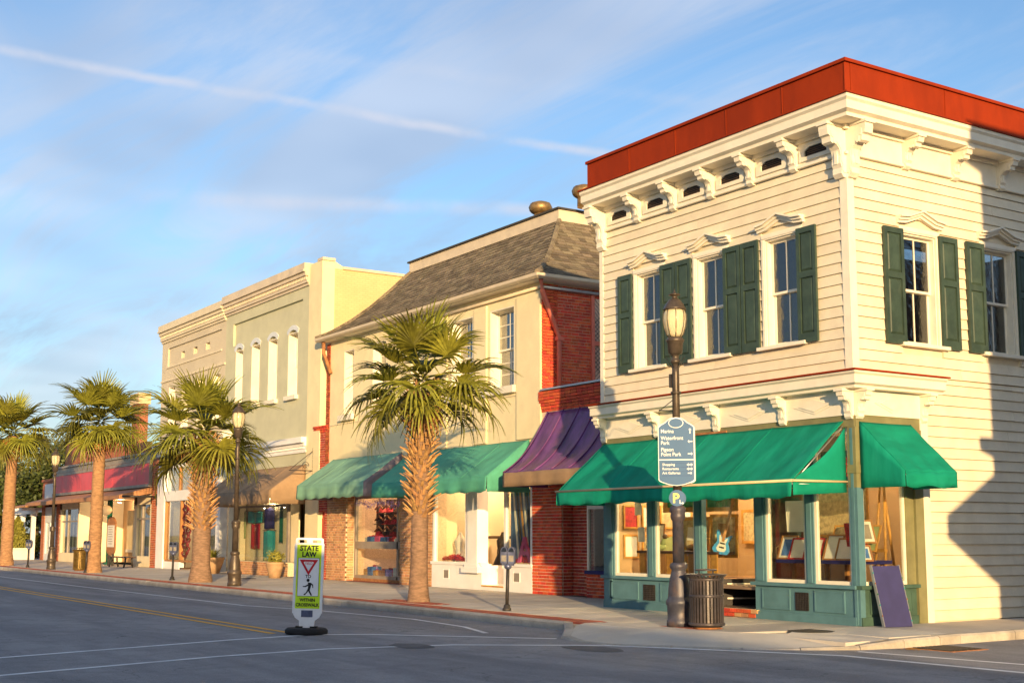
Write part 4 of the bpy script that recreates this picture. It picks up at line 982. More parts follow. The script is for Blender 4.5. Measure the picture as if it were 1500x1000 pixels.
MB().box(x0 - .09, x1 + .09, y0 - .10, BD, 10.691, 10.745).build('flat_roof', 'roof_dark', B)
def vent(x, y, s, lab):
    t = thing('roof_vent', lab, 'roof vent', (x, y, 10.745)); MB().lathe([(.20 * s, 0), (.20 * s, .30 * s)], (x, y, 10.745), 16).build('neck', 'brass_vent', t)
    mb = MB().lathe([(.22 * s, .28 * s), (.33 * s, .36 * s), (.36 * s, .48 * s), (.30 * s, .60 * s), (.12 * s, .66 * s), (.01, .67 * s)], (x, y, 10.745), 24, flute=1, fl=.06); mb.build('hood', 'brass_vent', t)
vent(-16.15, 4.7, 1.0, 'bronze mushroom roof vent on the shingle roof, clear of the clapboard building'); vent(-13.95, 4.7, 1.0, 'bronze mushroom roof vent on the shingle roof, half hidden by the red parapet')
# ground floor: two tan brick piers, a deep shop window and a white shopfront
gm = MB(BF).box(-25.2, -23.75, -.5, -.012, 0, 3.9).box(-19.98, -18.02, -.5, -.012, 0, 3.9).box(-23.75, -19.98, -.4, 0, 2.75, 3.9).box(-18.02, -12.79, -.4, 0, 2.85, 3.9).build('pier_core', 'mortar', B)
bricks(B, BF, -25.2, -23.75, 0, 2.9, [], 'brick_tan', 0, .05, 0, seed=13); bricks(B, BF, -19.98, -18.02, 0, 2.9, [], 'brick_tan', 0, .05, 0, seed=14)
bricks(B, Fr('side', -23.75), BY + .055, BY + .29, 0, 2.75, [], 'brick_tan', .014, .05, 0, seed=15)
MB().box(-23.9, -23.762, BY + .501, BY + .6, 0, 2.9).build('pier_core', 'mortar', B)
MB(BF).box(-18.5, -18.28, .0, .02, 1.62, 1.85).build('plaque', 'wood_dark', B)
SF = Fr('front', BY + .30)
wn = MB(SF)
for q in ((-23.7, -23.62, .1, 2.75), (-20.75, -20.66, .1, 2.75), (-20.06, -19.98, .1, 2.75), (-23.62, -20.06, 1.05, 1.28), (-23.62, -20.06, .1, .2), (-23.62, -20.06, 2.66, 2.75)): wn.box(q[0], q[1], -.1, 0, q[2], q[3])
wn = wn.build('shop_window', 'metal_grey', B)
for a, b in ((-23.62, -20.75), (-20.66, -20.06)):
    for c, d in ((.2, 1.05), (1.28, 2.66)): MB(SF).box(a, b, -.06, -.054, c, d).build('pane', 'glass_shop', wn)
MB(SF).box(-23.7, -19.98, -.05, .02, 0, .1).build('shop_plinth', 'rust', B)
MB().box(-23.7, -19.98, BY, BY + .30, 0, .012).build('entry_tiles', 'brick_paver', B)
mb = MB().box(-23.75, -12.8, 5.0, 5.1, 0, 3.69).box(-18.3, -18.2, BY + .5, 5, 0, 3.69); mb.build('interior_wall', 'interior_cream', B)
MB().box(-23.75, -12.8, BY + .42, 5, -.02, .10).build('interior_floor', 'floor_int', B)
MB().box(-23.62, -20.0, BY + .42, 4.5, 1.14, 1.2).build('display_shelf', 'interior_white', B)
# stock in that window
cols = ['cloth_red', 'pink', 'wood_gold', 'art_blue', 'art_red', 'rust', 'violet_tinsel', 'paper']
rn = random.Random(21)
def toy(c, s, mat, lab):
    t = local(thing('gift_box', lab, 'box', c, 'boxes in the gift shop window')); MB().box(-s / 2, s / 2, -s / 2, s / 2, 0, s * .8).build('carton', mat, t); MB().box(-s * .52, s * .52, -.03, .03, .0, s * .82).build('ribbon', cols[(cols.index(mat) + 3) % 8], t); MB().lathe([(.01, s * .8), (.06, s * .84), (.07, s * .92), (.01, s * .98)], (0, 0, 0), 8).build('bow', 'cloth_red', t)
names = ['red', 'pink', 'golden', 'blue', 'bright red', 'orange', 'violet', 'white']
for lev, z, n_ in (('floor', .2, 9), ('shelf', 1.2, 7)):
    for k in range(n_):
        m_ = rn.randrange(8); x = -23.3 + k * (3.1 / n_) + rn.uniform(0, .1); toy((x, BY + .52 + rn.uniform(0, .22), z), rn.uniform(.2, .34), cols[m_], names[m_] + ' gift box on the gift window ' + lev + ', ' + ['first', 'second', 'third', 'fourth', 'fifth', 'sixth', 'seventh', 'eighth', 'ninth'][k] + ' from the red door')
rk = thing('hat_rack', 'stepped rack of red and dark hats in the gift shop window', 'rack', (-22.6, BY + 1.0, 1.2))
for k in range(12):
    a, b = k % 4, k // 4; x = -23.3 + a * .5 + b * .12; z = 1.45 + b * .38
    MB().lathe([(.22, 0), (.22, .02), (.12, .03), (.11, .13), (.02, .16)], (x, BY + 1.0, z), 12).build('hat', ['cloth_red', 'wood_dark', 'art_red'][k % 3], rk)
for b in range(3): MB().box(-23.5, -21.2, BY + 1.05, BY + 1.3, 1.4 + b * .38, 1.43 + b * .38).build('shelf', 'interior_dark', rk)
MB().box(-23.6, -23.5, BY + 1.05, BY + 1.3, 1.2, 2.6).box(-21.2, -21.1, BY + 1.05, BY + 1.3, 1.2, 2.6).build('upright', 'wood_dark', rk)
MB().box(-23.5, -21.2, BY + 1.35, BY + 1.4, 1.2, 2.65).build('back_panel', 'interior_dark', rk)
for b in range(3):
    pts = [(-23.3 + j * .28, BY + .85, 1.6 + b * .36 + (.16 if j % 2 else 0)) for j in range(8)]
    MB().tube(pts, .03, 5).build('orange_ribbon', 'rust', rk)
ti = MB(); 
for k in range(420):
    x = -23.5 + 3.4 * rn.random(); z = 2.5 + .14 * math.sin(x * 4) * .5 + rn.uniform(-.10, .10); y = BY + .22 + rn.uniform(-.06, .06); a = rn.uniform(0, 6.28)
    ti.tube([(x, y, z), (x + .07 * math.cos(a), y + rn.uniform(-.04, .04), z + .07 * math.sin(a))], .006, 3)
tag(ti.build('tinsel_garland', 'violet_tinsel', None), 'sparkling violet tinsel garland across the top of the gift shop window', 'garland')
awning('shop_awning', 'pale green canvas awning with grey end beside the red door', BF, -24.7, -19.85, 4.0, 1.3, 3.08, 2.64, 'awn_pale', seams=4, side_mat='awn_shade_grey', lab_side='canvas end panel with its shade coloured grey')
awning('shop_awning', 'long mid green canvas awning behind the nearest palm', BF, -19.25, -12.87, 3.95, 1.3, 2.97, 2.58, 'awn_mid', seams=5)
# white shopfront
WF = MB(BF)
WF.box(-18.0, -15.25, -.25, 0, 0, .66); WF.box(-14.15, -12.8, -.25, 0, 0, .66); WF.box(-15.25, -14.15, -1.2, 0, 0, .14)
WF.box(-15.3, -15.24, -1.2, -.25, .14, .66); WF.box(-14.16, -14.10, -1.2, -.25, .14, .66)
ws = WF.build('shopfront_base', 'white_paint', B)
MB(BF).box(-18.02, -15.25, -.22, .04, .66, .74).box(-14.15, -12.78, -.22, .04, .66, .74).build('shop_sill', 'white_paint', ws)
for x in (-17.3, -13.65): MB(BF).box(x, x + .28, .0, .004, .28, .50).build('vent_opening', 'metal_grey', ws); MB(BF).box(x - .02, x, 0, .012, .26, .52).box(x + .28, x + .30, 0, .012, .26, .52).build('vent_frame', 'white_paint', ws)
MB(BF).box(-15.25, -14.15, -.02, .015, .10, .14).build('threshold', 'wood_gold', ws)
fm = MB(BF)
for q in ((-18.0, -17.88, .74, 2.85), (-16.16, -16.06, .74, 2.85), (-14.16, -14.06, .74, 2.85), (-12.9, -12.8, .74, 2.85), (-17.88, -16.16, 2.72, 2.85), (-16.06, -15.85, 2.72, 2.85), (-14.06, -12.9, 2.72, 2.85), (-15.85, -14.16, 2.74, 2.85)): fm.box(q[0], q[1], -.12, -.02, q[2], q[3])
fm = fm.build('shop_window', 'white_paint', B)
for a, b in ((-17.88, -16.16), (-14.06, -12.9)): MB(BF).box(a, b, -.08, -.074, .74, 2.72).build('pane', 'glass_shop', fm)
cl = MB(BF).box(-15.92, -15.40, -.30, .06, .62, 2.85).build('column', 'white_paint', B)
MB(BF).box(-16.1, -15.22, -.40, .16, .46, .62).box(-16.0, -15.32, -.36, .11, .62, .70).build('column_base', 'white_paint', cl)
# on show inside the white shop
def dressform(x, y, mat, lab):
    t = local(thing('dress_form', lab, 'mannequin', (x, y, .02))); MB().lathe([(.17, 0), (.17, .02), (.02, .04), (.02, .8)], (0, 0, 0), 12).build('stand', 'black_paint', t)
    MB().lathe([(.38, .3), (.26, .7), (.13, .98), (.17, 1.2), (.18, 1.32), (.09, 1.42), (.05, 1.5), (.04, 1.55)], (0, 0, 0), 16).build('gown', mat, t)
dressform(-17.55, BY + .7, 'paper', 'white gown on a dress form in the white shopfront window'); dressform(-15.9, BY + 1.1, 'black_paint', 'black gown on a dress form in the white shop doorway')
def boa(x0, x1, y, z, lab):
    mb = MB(); 
    for k in range(260):
        x = x0 + (x1 - x0) * rn.random(); a = rn.uniform(0, 6.28); q = rn.uniform(0, .09) * (1 + .8 * math.sin(x * 5)); mb.tube([(x, y + .1 * math.cos(a), z + q), (x + .06 * math.cos(a), y + .15 * math.sin(a), z + q + rn.uniform(0, .06))], .012, 3)
    tag(mb.build('red_garland', 'cloth_red', None), lab, 'garland')
boa(-17.8, -16.2, BY + .35, .76, 'red feather garland on the white shop sill behind the palm side'); boa(-14.0, -12.95, BY + .35, .76, 'red feather garland on the white shop sill beside the brick pier')
ch = thing('black_chair', 'round-backed black chair beyond the white shop doorway', 'chair', (-16.55, BY + 1.3, .02))
MB().lathe([(.30, .42), (.32, .46), (.30, .5)], (-16.55, BY + 1.3, 0), 16).build('seat', 'black_paint', ch)
mb = MB(Fr('front', BY + 1.55)); mb.prism([(-16.55 + .32 * math.cos(k * math.pi / 9), .95 + .36 * math.sin(k * math.pi / 9 * 2 if 0 else k * math.pi / 9)) for k in range(10)] + [(-16.85, .6), (-16.25, .6)][::1], lambda a, b, t: (a, t, b), -.02, .03); mb.build('backrest', 'black_paint', ch)
for sx_ in (-.22, .22):
    for sy_ in (-.2, .2): MB().box(-16.55 + sx_ - .02, -16.55 + sx_ + .02, BY + 1.3 + sy_ - .02, BY + 1.3 + sy_ + .02, .02, .43).build('leg', 'black_paint', ch)
ct = thing('console_table', 'dark console table against the wall in the white shop', 'table', (-17.6, BY + 1.9, .02))
MB().box(-18.1, -16.7, BY + 1.8, BY + 2.1, 1.38, 1.46).build('table_top', 'wood_dark', ct)
for x in (-18.0, -16.8): MB().box(x - .04, x + .04, BY + 1.8, BY + 1.88, .02, 1.38).build('leg', 'wood_dark', ct)
po = thing('window_poster', 'big slanted poster of grey and gold streaks in the white shop window', 'poster', (-13.5, BY + .5, .76))
MB().box(-14.25, -13.05, BY + .30, BY + .312, .8, 2.7).build('sheet', 'sign_blue', po)
for k in range(6): x = -14.15 + k * .16; mb = MB(); mb.hexa([(x, BY + .285, 2.65), (x + .07, BY + .285, 2.65), (x + .35, BY + .285, .85), (x + .26, BY + .285, .85), (x, BY + .298, 2.65), (x + .07, BY + .298, 2.65), (x + .35, BY + .298, .85), (x + .26, BY + .298, .85)]); mb.build('streak', ['paper', 'black_paint', 'wood_gold'][k % 3], po)
le = thing('pink_letter', 'pink standing letter A in the white shop window', 'letter', (-13.3, BY + .4, .76))
mb = MB(); mb.text('A', .95, lambda u, v, d: (-13.45 + u, BY + .22 + d, .78 + v), .03, 'CENTER', .01); mb.build('letter_body', 'pink', le)
# wrought-iron sign arm
ar = thing('sign_arm', 'scrolled black wrought iron sign arm on the cream stucco wall', 'sign bracket', (-15.6, BY, 4.7))
MB().box(-15.66, -15.54, BY - .035, BY, 4.40, 5.0).build('wall_plate', 'iron', ar)
MB().tube([(-15.6, BY, 4.80), (-15.6, BY - 1.45, 4.80)], .02, 6).build('arm', 'iron', ar)
def scroll(c, r, turns, s0, plane):
    pts = []
    for k in range(22): t = k / 21; a = s0 + turns * 2 * math.pi * t; q = r * (1 - .75 * t); pts.append((plane, c[0] + q * math.cos(a), c[1] + q * math.sin(a)))
    return pts
MB().tube(scroll((BY - 1.2, 4.66), .13, 1.4, 1.5, -15.6), .011, 5).build('scroll', 'iron', ar); MB().tube(scroll((BY - .25, 4.62), .14, 1.4, 1.5, -15.6), .011, 5).build('scroll', 'iron', ar)
MB().tube([(-15.6, BY - .02, 4.45), (-15.6, BY - .5, 4.50), (-15.6, BY - 1.1, 4.72)], .011, 5).build('stay', 'iron', ar)
for y in (.45, 1.0): MB().tube([(-15.6, BY - y, 4.79), (-15.6, BY - y, 4.6)], .008, 4).build('hook', 'iron', ar)

# ------------------------------------------------------------------ narrow brick infill with the red door
Q = thing('brick_infill', 'narrow brick bay with a red door squeezed between two stucco fronts', 'building', (-25.75, 3, 0))
MB(BF).box(-26.3, -25.24, -.4, -.012, 2.3, 5.05).box(-26.3, -26.1, -.4, -.012, 0, 2.3).box(-25.4, -25.24, -.4, -.012, 0, 2.3).build('wall', 'mortar_red', Q)
bricks(Q, BF, -26.3, -25.24, 0, 5.0, [(-26.1, -25.4, 0, 2.3)], 'brick_dark', 0, .05, 0, seed=31)
for k in range(3): bricks(Q, BF, -26.34, -25.22, 5.0 + k * .076, 5.065 + k * .076, [], 'brick_red', .02 + .025 * k, .1, 0, seed=33 + k, bond=False)
d_ = MB(BF).box(-26.1, -25.4, -.2, -.14, 0.02, 2.3).build('door', 'door_red', Q)
for z in (.2, 1.2): MB(BF).box(-25.98, -25.52, -.14, -.125, z, z + .85).build('raised_panel', 'door_red', d_)
MB(BF).tube([(-25.95, -.14, 1.1), (-25.95, -.06, 1.1)], .03, 8).build('door_knob', 'brass_vent', d_)
# ------------------------------------------------------------------ pale green stucco building with arched windows
C1 = thing('green_stucco_building', 'tall pale green stucco building with four narrow arched windows', 'building', (-30.5, 8, 0))
CL, CR, CH = -35.2, -25.87, 10.4
cw = [(-34.05, -33.28), (-32.35, -31.52), (-30.65, -29.80), (-28.78, -27.92)]; CZ = (6.5, 8.92)
mb = wall(BF, CL, -26.95, 3.0, CH, [(a, b, *CZ) for a, b in cw] + [(-34.4, -27.55, 9.05, 9.95)], .45); mb.build('wall', 'stucco_green', C1)
MB(BF).box(-34.4, -27.55, -.3, -.09, 9.05, 9.95).build('recessed_panel', 'stucco_green', C1)
MB(BF).box(-26.95, CR, -.45, .03, 0, 11.08).build('pilaster', 'stucco', C1)
MB().box(CR - .3, CR, BY + .45, 16, 0, 10.82).build('side_wall', 'brick_painted', C1)
MB().box(CR - .38, CR + .06, BY + .752, 16, 10.821, 10.92).hexa([(CR - .38, BY - .05, 11.081), (CR + .06, BY - .05, 11.081), (CR + .06, BY + .45, 11.081), (CR - .38, BY + .45, 11.081), (CR - .38, BY - .05, 11.18), (CR + .06, BY - .05, 11.18), (CR + .06, BY + .45, 11.18), (CR - .38, BY + .45, 11.18)]).build('coping', 'gutter', C1)
MB().hexa([(CR - .3, BY + .452, 10.822), (CR - .002, BY + .452, 10.822), (CR - .002, BY + .75, 10.822), (CR - .3, BY + .75, 10.822), (CR - .3, BY + .452, 11.08), (CR - .002, BY + .452, 11.08), (CR - .002, BY + .75, 10.93), (CR - .3, BY + .75, 10.93)]).build('parapet_ramp', 'stucco', C1)
mb = MB().box(CL, CR - .3, 15.8, 16, 0, 10.8).box(CL, CR - .3, BY + .45, 15.8, 10.3, 10.4).box(CL, CR - .3, BY + .45, 15.8, 4.2, 4.3).box(CL, CL + .2, BY + .45, 15.8, 0, 10.3); mb.build('shell', 'stucco_cream', C1)
def cornice(parent, u0, u1, z, mat, dent=.13):
    mb = MB(BF)
    for a, b, p in ((0, .10, .06), (.10, .20, .12), (.34, .48, .20), (.48, .56, .28), (.56, .80, .24)): mb.box(u0, u1, -.3, p, z + a, z + b - .001)
    mb.box(u0, u1, -.3, .08, z + .2, z + .34)
    mb.build('cornice', mat, parent); x = u0 + .05
    me = unit(mat)
    while x < u1 - .08: piece('dentil', me, parent, (x + .04, BY - .115, z + .27), (dent * .55, .07, .12)); x += dent * 1.05
cornice(C1, CL + .0, -26.952, 10.36, 'gutter')
def arched(parent, a, b, z0, z1, lab=None):
    rise = .16; c = (a + b) / 2; hw = (b - a) / 2; n_ = 10; rad = (hw * hw + rise * rise) / (2 * rise); zc = z1 - rad
    arc = [(c + rad * math.sin(t), zc + rad * math.cos(t)) for t in [(-1 + 2 * k / n_) * math.asin(hw / rad) for k in range(n_ + 1)]]
    fill = MB(BF); fill.prism(arc + [(b, z1 + .001), (a, z1 + .001)][:1] + [(a, z1 + .001)], lambda p, q, t: (p, t, q), -.45, -.001); fill.build('arch_head', 'stucco_green', parent)
    outer = [(c + (rad + .17) * math.sin(t), zc + (rad + .17) * math.cos(t)) for t in [(-1 + 2 * k / n_) * math.asin(hw / rad) * 1.0 for k in range(n_ + 1)]]
    MB(BF).prism(arc + outer[::-1], lambda p, q, t: (p, t, q), -.02, .035).build('arch_trim', 'paint_blue_grey', parent)
    w = sash_window(parent, BF, a, b, z0, z1 - .10, depth=.30, nx=1, ny=1, casing=0, sill=False, glass='glass_far', fw=.07)
    MB(BF).box(a, b, -.36, -.30, z1 - .10, z1).build('window_head', 'white_trim', w)
    MB(BF).box(a - .06, b + .10, -.1, .14, z0 - .15, z0 - .002).build('sill', 'white_trim', w)
    MB(BF).box(a + .05, b - .05, -.62, -.61, z0 + 1.5, z1 - .12).build('blind', 'interior_white', w)
    # sunlit look of the sun-facing reveal put in as white
    MB(BF).box(a - .0005, a + .012, -.28, .004, z0, z1 - .16).build('reveal', 'white_trim', w)
for a, b in cw: arched(C1, a, b, *CZ)
mb = MB(BF)
for a, b, p in ((4.38, 4.46, .05), (4.46, 4.60, .03), (4.60, 4.72, .12), (4.72, 4.92, .24)): mb.box(CL, -26.952, 0, p, a, b - .001)
mb.build('shop_cornice', 'white_paint', C1); x = CL + .05
while x < -27.05: piece('dentil', unit('white_paint'), C1, (x, BY - .06, 4.56), (.05, .06, .07)); x += .12
# shop below
MB(BF).box(-34.35, -33.55, -.4, .02, 0, 3.0).build('pilaster', 'interior_cream', C1)
MB(BF).box(-33.5, -28.55, -.35, -.012, 0, .48).build('pier_core', 'mortar', C1)
bricks(C1, BF, -33.5, -28.55, 0, .47, [], 'brick_tan', 0, .05, 0, seed=41)
fm = MB(BF)
for q in ((-33.52, -33.42, .5, 2.6), (-28.65, -28.5, .5, 2.6), (-33.42, -28.65, 2.52, 2.6)): fm.box(q[0], q[1], -.1, -.02, q[2], q[3])
fm = fm.build('shop_window', 'metal_grey', C1); MB(BF).box(-33.42, -28.65, -.06, -.054, .5, 2.52).build('pane', 'glass_shop', fm)
MB(BF).box(-33.5, -28.55, -.25, .03, .48, .5).build('shop_sill', 'interior_cream', C1)
MB(BF).box(-34.6, -28.6, -.52, -.47, .5, 2.9).build('display_back', 'interior_cream', C1)
MB(BF).box(-28.5, -27.0, -2.2, -2.1, 0, 3.0).build('entrance_door', 'interior_white', C1)
MB(BF).box(-28.3, -27.4, -2.1, -2.09, .3, 2.3).build('door_pane', 'glass_far', C1); MB(BF).box(-27.15, -27.0, -2.2, -.1, 0, 3).build('entry_wall', 'interior_cream', C1)
awning('shop_awning', 'brown canvas awning under the arched-window building', BF, -33.6, -26.98, 3.95, 1.3, 3.02, 2.56, 'awn_brown', seams=5)
CLT = [(-33.25, -32.55, 1.35, 2.4, 'cloth_sage', 'sage cloth hung in the brown awning shop window'), (-32.3, -30.95, 1.95, 2.38, 'art_teal', 'teal cloth in a dark frame hung high in the shop window'), (-31.95, -31.2, .95, 1.9, 'cloth_red', 'crimson cloth hung below the framed teal one'), (-30.7, -29.75, 1.72, 2.5, 'art_navy', 'navy cloth hung high in the brown awning shop window'), (-30.8, -29.6, .52, 1.64, 'art_teal', 'big teal cloth hung low below the navy one'), (-29.3, -28.85, 1.2, 2.5, 'pole_green', 'dark green striped cloth hung nearest the entrance')]
for k, (a, b, c, d, m_, lb) in enumerate(CLT):
    mb = MB(BF); mb.grid(lambda u, v: (a - .85 + (b - a) * u, -.36 + .03 * math.sin(u * 9 + k), c + (d - c) * v + .02 * math.sin(u * 7 + k)), 14, 6)
    t = thing('hanging_cloth', lb, 'cloth', BF((a + b) / 2 - .85, -.36, c), 'cloths in the shop window'); o = mb.build('cloth', m_, t); o.modifiers.new('c', 'SOLIDIFY').thickness = .01
    MB(BF).tube([(a - .89, -.36, d + .02), (b - .81, -.36, d + .02)], .015, 6).build('rod', 'wood_dark', t)
for k, x in enumerate((-31.2, -29.3)):
    t = thing('spot_lamp', ['small lit spotlight over the teal cloth', 'small lit spotlight over the dark green cloth'][k], 'spotlight', BF(x, -.2, 2.5), 'shop window spotlights'); MB(BF).tube([(x, -.2, 2.9), (x, -.2, 2.62)], .02, 6).build('stem', 'galv', t); MB().lathe([(.02, .1), (.05, .06), (.06, 0)], BF(x, -.2, 2.5), 10).build('shade', 'galv', t); MB().lathe([(.01, -.02), (.04, 0), (.01, .02)], BF(x, -.2, 2.49), 8).build('bulb', 'bulb', t)
# scrolled arm by the pilaster
ar = thing('sign_arm', 'thin scrolled iron sign arm beside the brick infill', 'sign bracket', (-26.4, BY, 3.6))
MB().tube([(-26.4, BY, 3.70), (-26.4, BY - .9, 3.70)], .018, 5).build('arm', 'iron', ar); MB().tube([(-26.4, BY, 4.4), (-26.4, BY - .85, 3.74)], .012, 5).build('stay', 'iron', ar); MB().tube(scroll((BY - .3, 3.88), .14, 1.4, 0, -26.4), .01, 5).build('scroll', 'iron', ar); MB().box(-26.44, -26.36, BY - .03, BY, 3.5, 4.5).build('wall_plate', 'iron', ar)

# ------------------------------------------------------------------ cream painted brick building
C2 = thing('cream_brick_building', 'tall cream painted brick building with a recessed panel of three square holes', 'building', (-39.3, 8, 0))
DL = -43.4
sq = [(-40.95, -40.5), (-39.35, -38.85), (-37.8, -37.3)]
dw = [(-42.3, -41.4), (-40.55, -39.6), (-38.55, -37.6), (-36.6, -35.75)]
holes = [(-42.6, -35.75, 9.1, 9.95)] + [(a, b, 6.1, 8.15) for a, b in dw]
wall(BF, DL, CL - .002, 4.6, 10.35, holes, .4).build('wall', 'brick_cream', C2)
mb = MB(BF); wall(BF, -42.6, -35.75, 9.1, 9.95, [(a, b, 9.32, 9.62) for a, b in sq], .3, -.07, mb); mb.build('recessed_panel', 'brick_cream', C2)
MB(BF).box(-42.6, -35.75, -.7, -.6, 9.1, 9.95).build('hole_backing', 'stucco_cream', C2)
MB(BF).box(DL, CL - .002, 0, .05, 8.42, 8.50).box(-42.7, -35.65, 0, .04, 9.03, 9.10).build('string_course', 'stucco_cream', C2)
cornice(C2, DL, CL - .002, 10.25, 'stucco_cream', .16)
MB().box(DL, CL, BY + .4, 16, 10.2, 10.3).box(DL, DL + .25, BY + .4, 16, 0, 10.2).box(DL + .25, CL, 15.8, 16, 0, 10.2).box(DL + .25, CL, BY + .4, 15.8, 5.6, 5.7).build('shell', 'brick_cream', C2)
for a, b in dw:
    w = sash_window(C2, BF, a, b, 6.1, 8.15, depth=.24, nx=2, ny=1, casing=0, sill=False, glass='glass_far', fw=.06)
    MB(BF).box(a - .05, b + .08, -.05, .10, 5.98, 6.098).build('sill', 'stucco_cream', w); MB(BF).box(a + .05, b - .05, -.6, -.59, 6.2, 8.1).build('blind', 'interior_white', w)
# white shopfront
sc_ = MB(BF)
for a, b, p in ((5.02, 5.14, .10), (5.14, 5.34, .16), (5.34, 5.48, .34), (5.48, 5.6, .4)): sc_.box(DL + .05, CL + .9, 0, p, a, b - .001)
sc_.build('shop_cornice', 'white_trim', C2); x = DL + .2
while x < CL + .8: piece('modillion', unit('white_trim'), C2, (x, BY - .25, 5.29), (.14, .2, .09)); x += .42
MB(BF).box(DL + .05, -34.4, -.3, 0, 4.45, 5.02).box(DL + .05, -34.4, -.3, .03, 2.98, 3.42).box(DL + .05, -42.35, -.3, .04, 0, 4.45).box(-35.75, -35.3, -.3, .03, 0, 4.45).build('shop_frame', 'white_paint', C2)
o = MB(BF).box(-38.9, -38.7, -.2, -.04, 3.42, 4.45).box(-40.65, -40.55, -.2, -.04, 3.42, 4.45).box(-37.2, -37.1, -.2, -.04, 3.42, 4.45).build('transom_window', 'wood', C2)
for a, b in ((-42.35, -40.65), (-40.55, -38.9), (-38.7, -37.2), (-37.1, -35.75), (-35.3, -34.4)): MB(BF).box(a, b, -.12, -.11, 3.42, 4.45).build('pane', 'glass_far', o)
o = MB(BF).box(-42.35, -42.25, -.2, -.02, .4, 2.98).box(-40.3, -40.2, -.2, -.02, .4, 2.98).box(-38.0, -37.9, -.2, -.02, .4, 2.98).box(-42.25, -35.75, -.2, -.02, .32, .4).build('shop_window', 'wood', C2)
for a, b in ((-42.25, -40.3), (-37.9, -35.75)): MB(BF).box(a, b, -.12, -.11, .4, 2.98).build('pane', 'glass_far', o)
MB(BF).box(-40.2, -38.0, -1.4, -1.39, .05, 2.98).build('door_pane', 'glass_far', C2)
MB(BF).box(-42.35, -40.2, -.25, 0, 0, .32).box(-38.0, -35.75, -.25, 0, 0, .32).build('stall_riser', 'white_paint', C2)
MB().box(DL, -34.4, 5.2, 5.3, 0, 5.5).build('interior_wall', 'interior_warm', C2)
wr = thing('wreath_display', 'tower of dark red twig wreaths in the cream building shop window', 'wreath', (-39.9, BY - .1, .02))
for k in range(6):
    z = .9 + k * .38
    for q in range(3):
        r_ = .30 + .05 * q; MB().tube([(-39.85 + .04 * k % .1 + r_ * math.cos(t * .5236), BY + .15 + .07 * math.sin(t * 2.1 + q), z + r_ * math.sin(t * .5236)) for t in range(13)], .025, 5).build('twig_ring', 'maroon' if q else 'wood_dark', wr)
MB().tube([(-39.85, BY + .15, .02), (-39.85, BY + .15, 3.1)], .04, 6).build('pole', 'wood_dark', wr)
MB().box(-40.1, -39.6, BY + .0, BY + .3, .02, .08).build('foot', 'wood_dark', wr)

# ------------------------------------------------------------------ low brick shop with the red sign band
E_ = thing('low_brick_shop', 'low brick shop with a long blank red sign band and brown canopy', 'building', (-53, 6, 0))
EL, ER = -62.3, -43.42
mb = MB(BF).box(EL, ER - .2, -.4, -.05, 3.35, 5.25); mb.build('wall', 'brick_far', E_)
MB(BF).box(ER - .85, ER - .02, -.5, -.012, 0, 4.9).build('pier_core', 'mortar_red', E_); bricks(E_, BF, ER - .85, ER - .02, 0, 4.9, [], 'brick_orange', 0, .05, 0, seed=51)
MB(BF).box(EL + .55, EL + 1.35, -.5, -.012, 0, 3.4).build('pier_core', 'mortar_red', E_); bricks(E_, BF, EL + .55, EL + 1.35, 0, 3.35, [], 'brick_orange', 0, .05, 0, seed=52)
n_ = 9
for k in range(n_):
    a, b = EL + (ER - .9 - EL) * k / n_, EL + (ER - .9 - EL) * (k + 1) / n_; MB(BF).box(a + .012, b - .012, .0, .12, 3.84, 4.80).build('sign_panel', 'red_sign_panel', E_)
MB(BF).box(EL, ER - .88, -.05, .16, 3.70, 3.835).box(EL, ER - .88, -.05, .15, 4.805, 4.95).box(ER - .9, ER - .86, 0, .15, 3.835, 4.805).build('sign_frame', 'metal_grey', E_)
MB(BF).box(EL, ER - .2, -.5, .05, 5.25, 5.36).box(EL, ER, -.5, -.04, 5.0, 5.25).build('coping', 'metal_grey', E_)
# set-back upper wall
U = Fr('front', BY + .5)
MB(U).box(EL, -52.2, -.3, 0, 5.3, 6.75).box(-52.2, -47, -.3, 0, 5.3, 6.0).build('upper_wall', 'brick_far', E_); MB(U).box(EL - .05, -52.15, -.4, .08, 6.75, 6.88).build('coping', 'stucco_cream', E_)
MB().box(EL, ER, 13.8, 14, 0, 5).box(EL, ER, BY + .5, 14, 5.0, 5.1).box(EL, EL + .2, BY + .4, 13.8, 0, 5).build('shell', 'brick_far', E_)
ch = MB().box(-57.6, -56.2, 5, 5.5, 5, 8.75).build('chimney', 'brick_far', E_); MB().box(-57.7, -56.1, 4.9, 5.6, 8.75, 9.35).build('chimney_cap', 'sign_cream', ch)
# sloping brown canopy
cn = MB(BF); cn.prism([(0, 3.68), (1.5, 3.30), (1.5, 3.12), (1.42, 3.10), (0, 3.40)], lambda a, b, t: (t, a, b), EL - .5, ER - .9); cn.build('canopy', 'canopy_brown', E_)
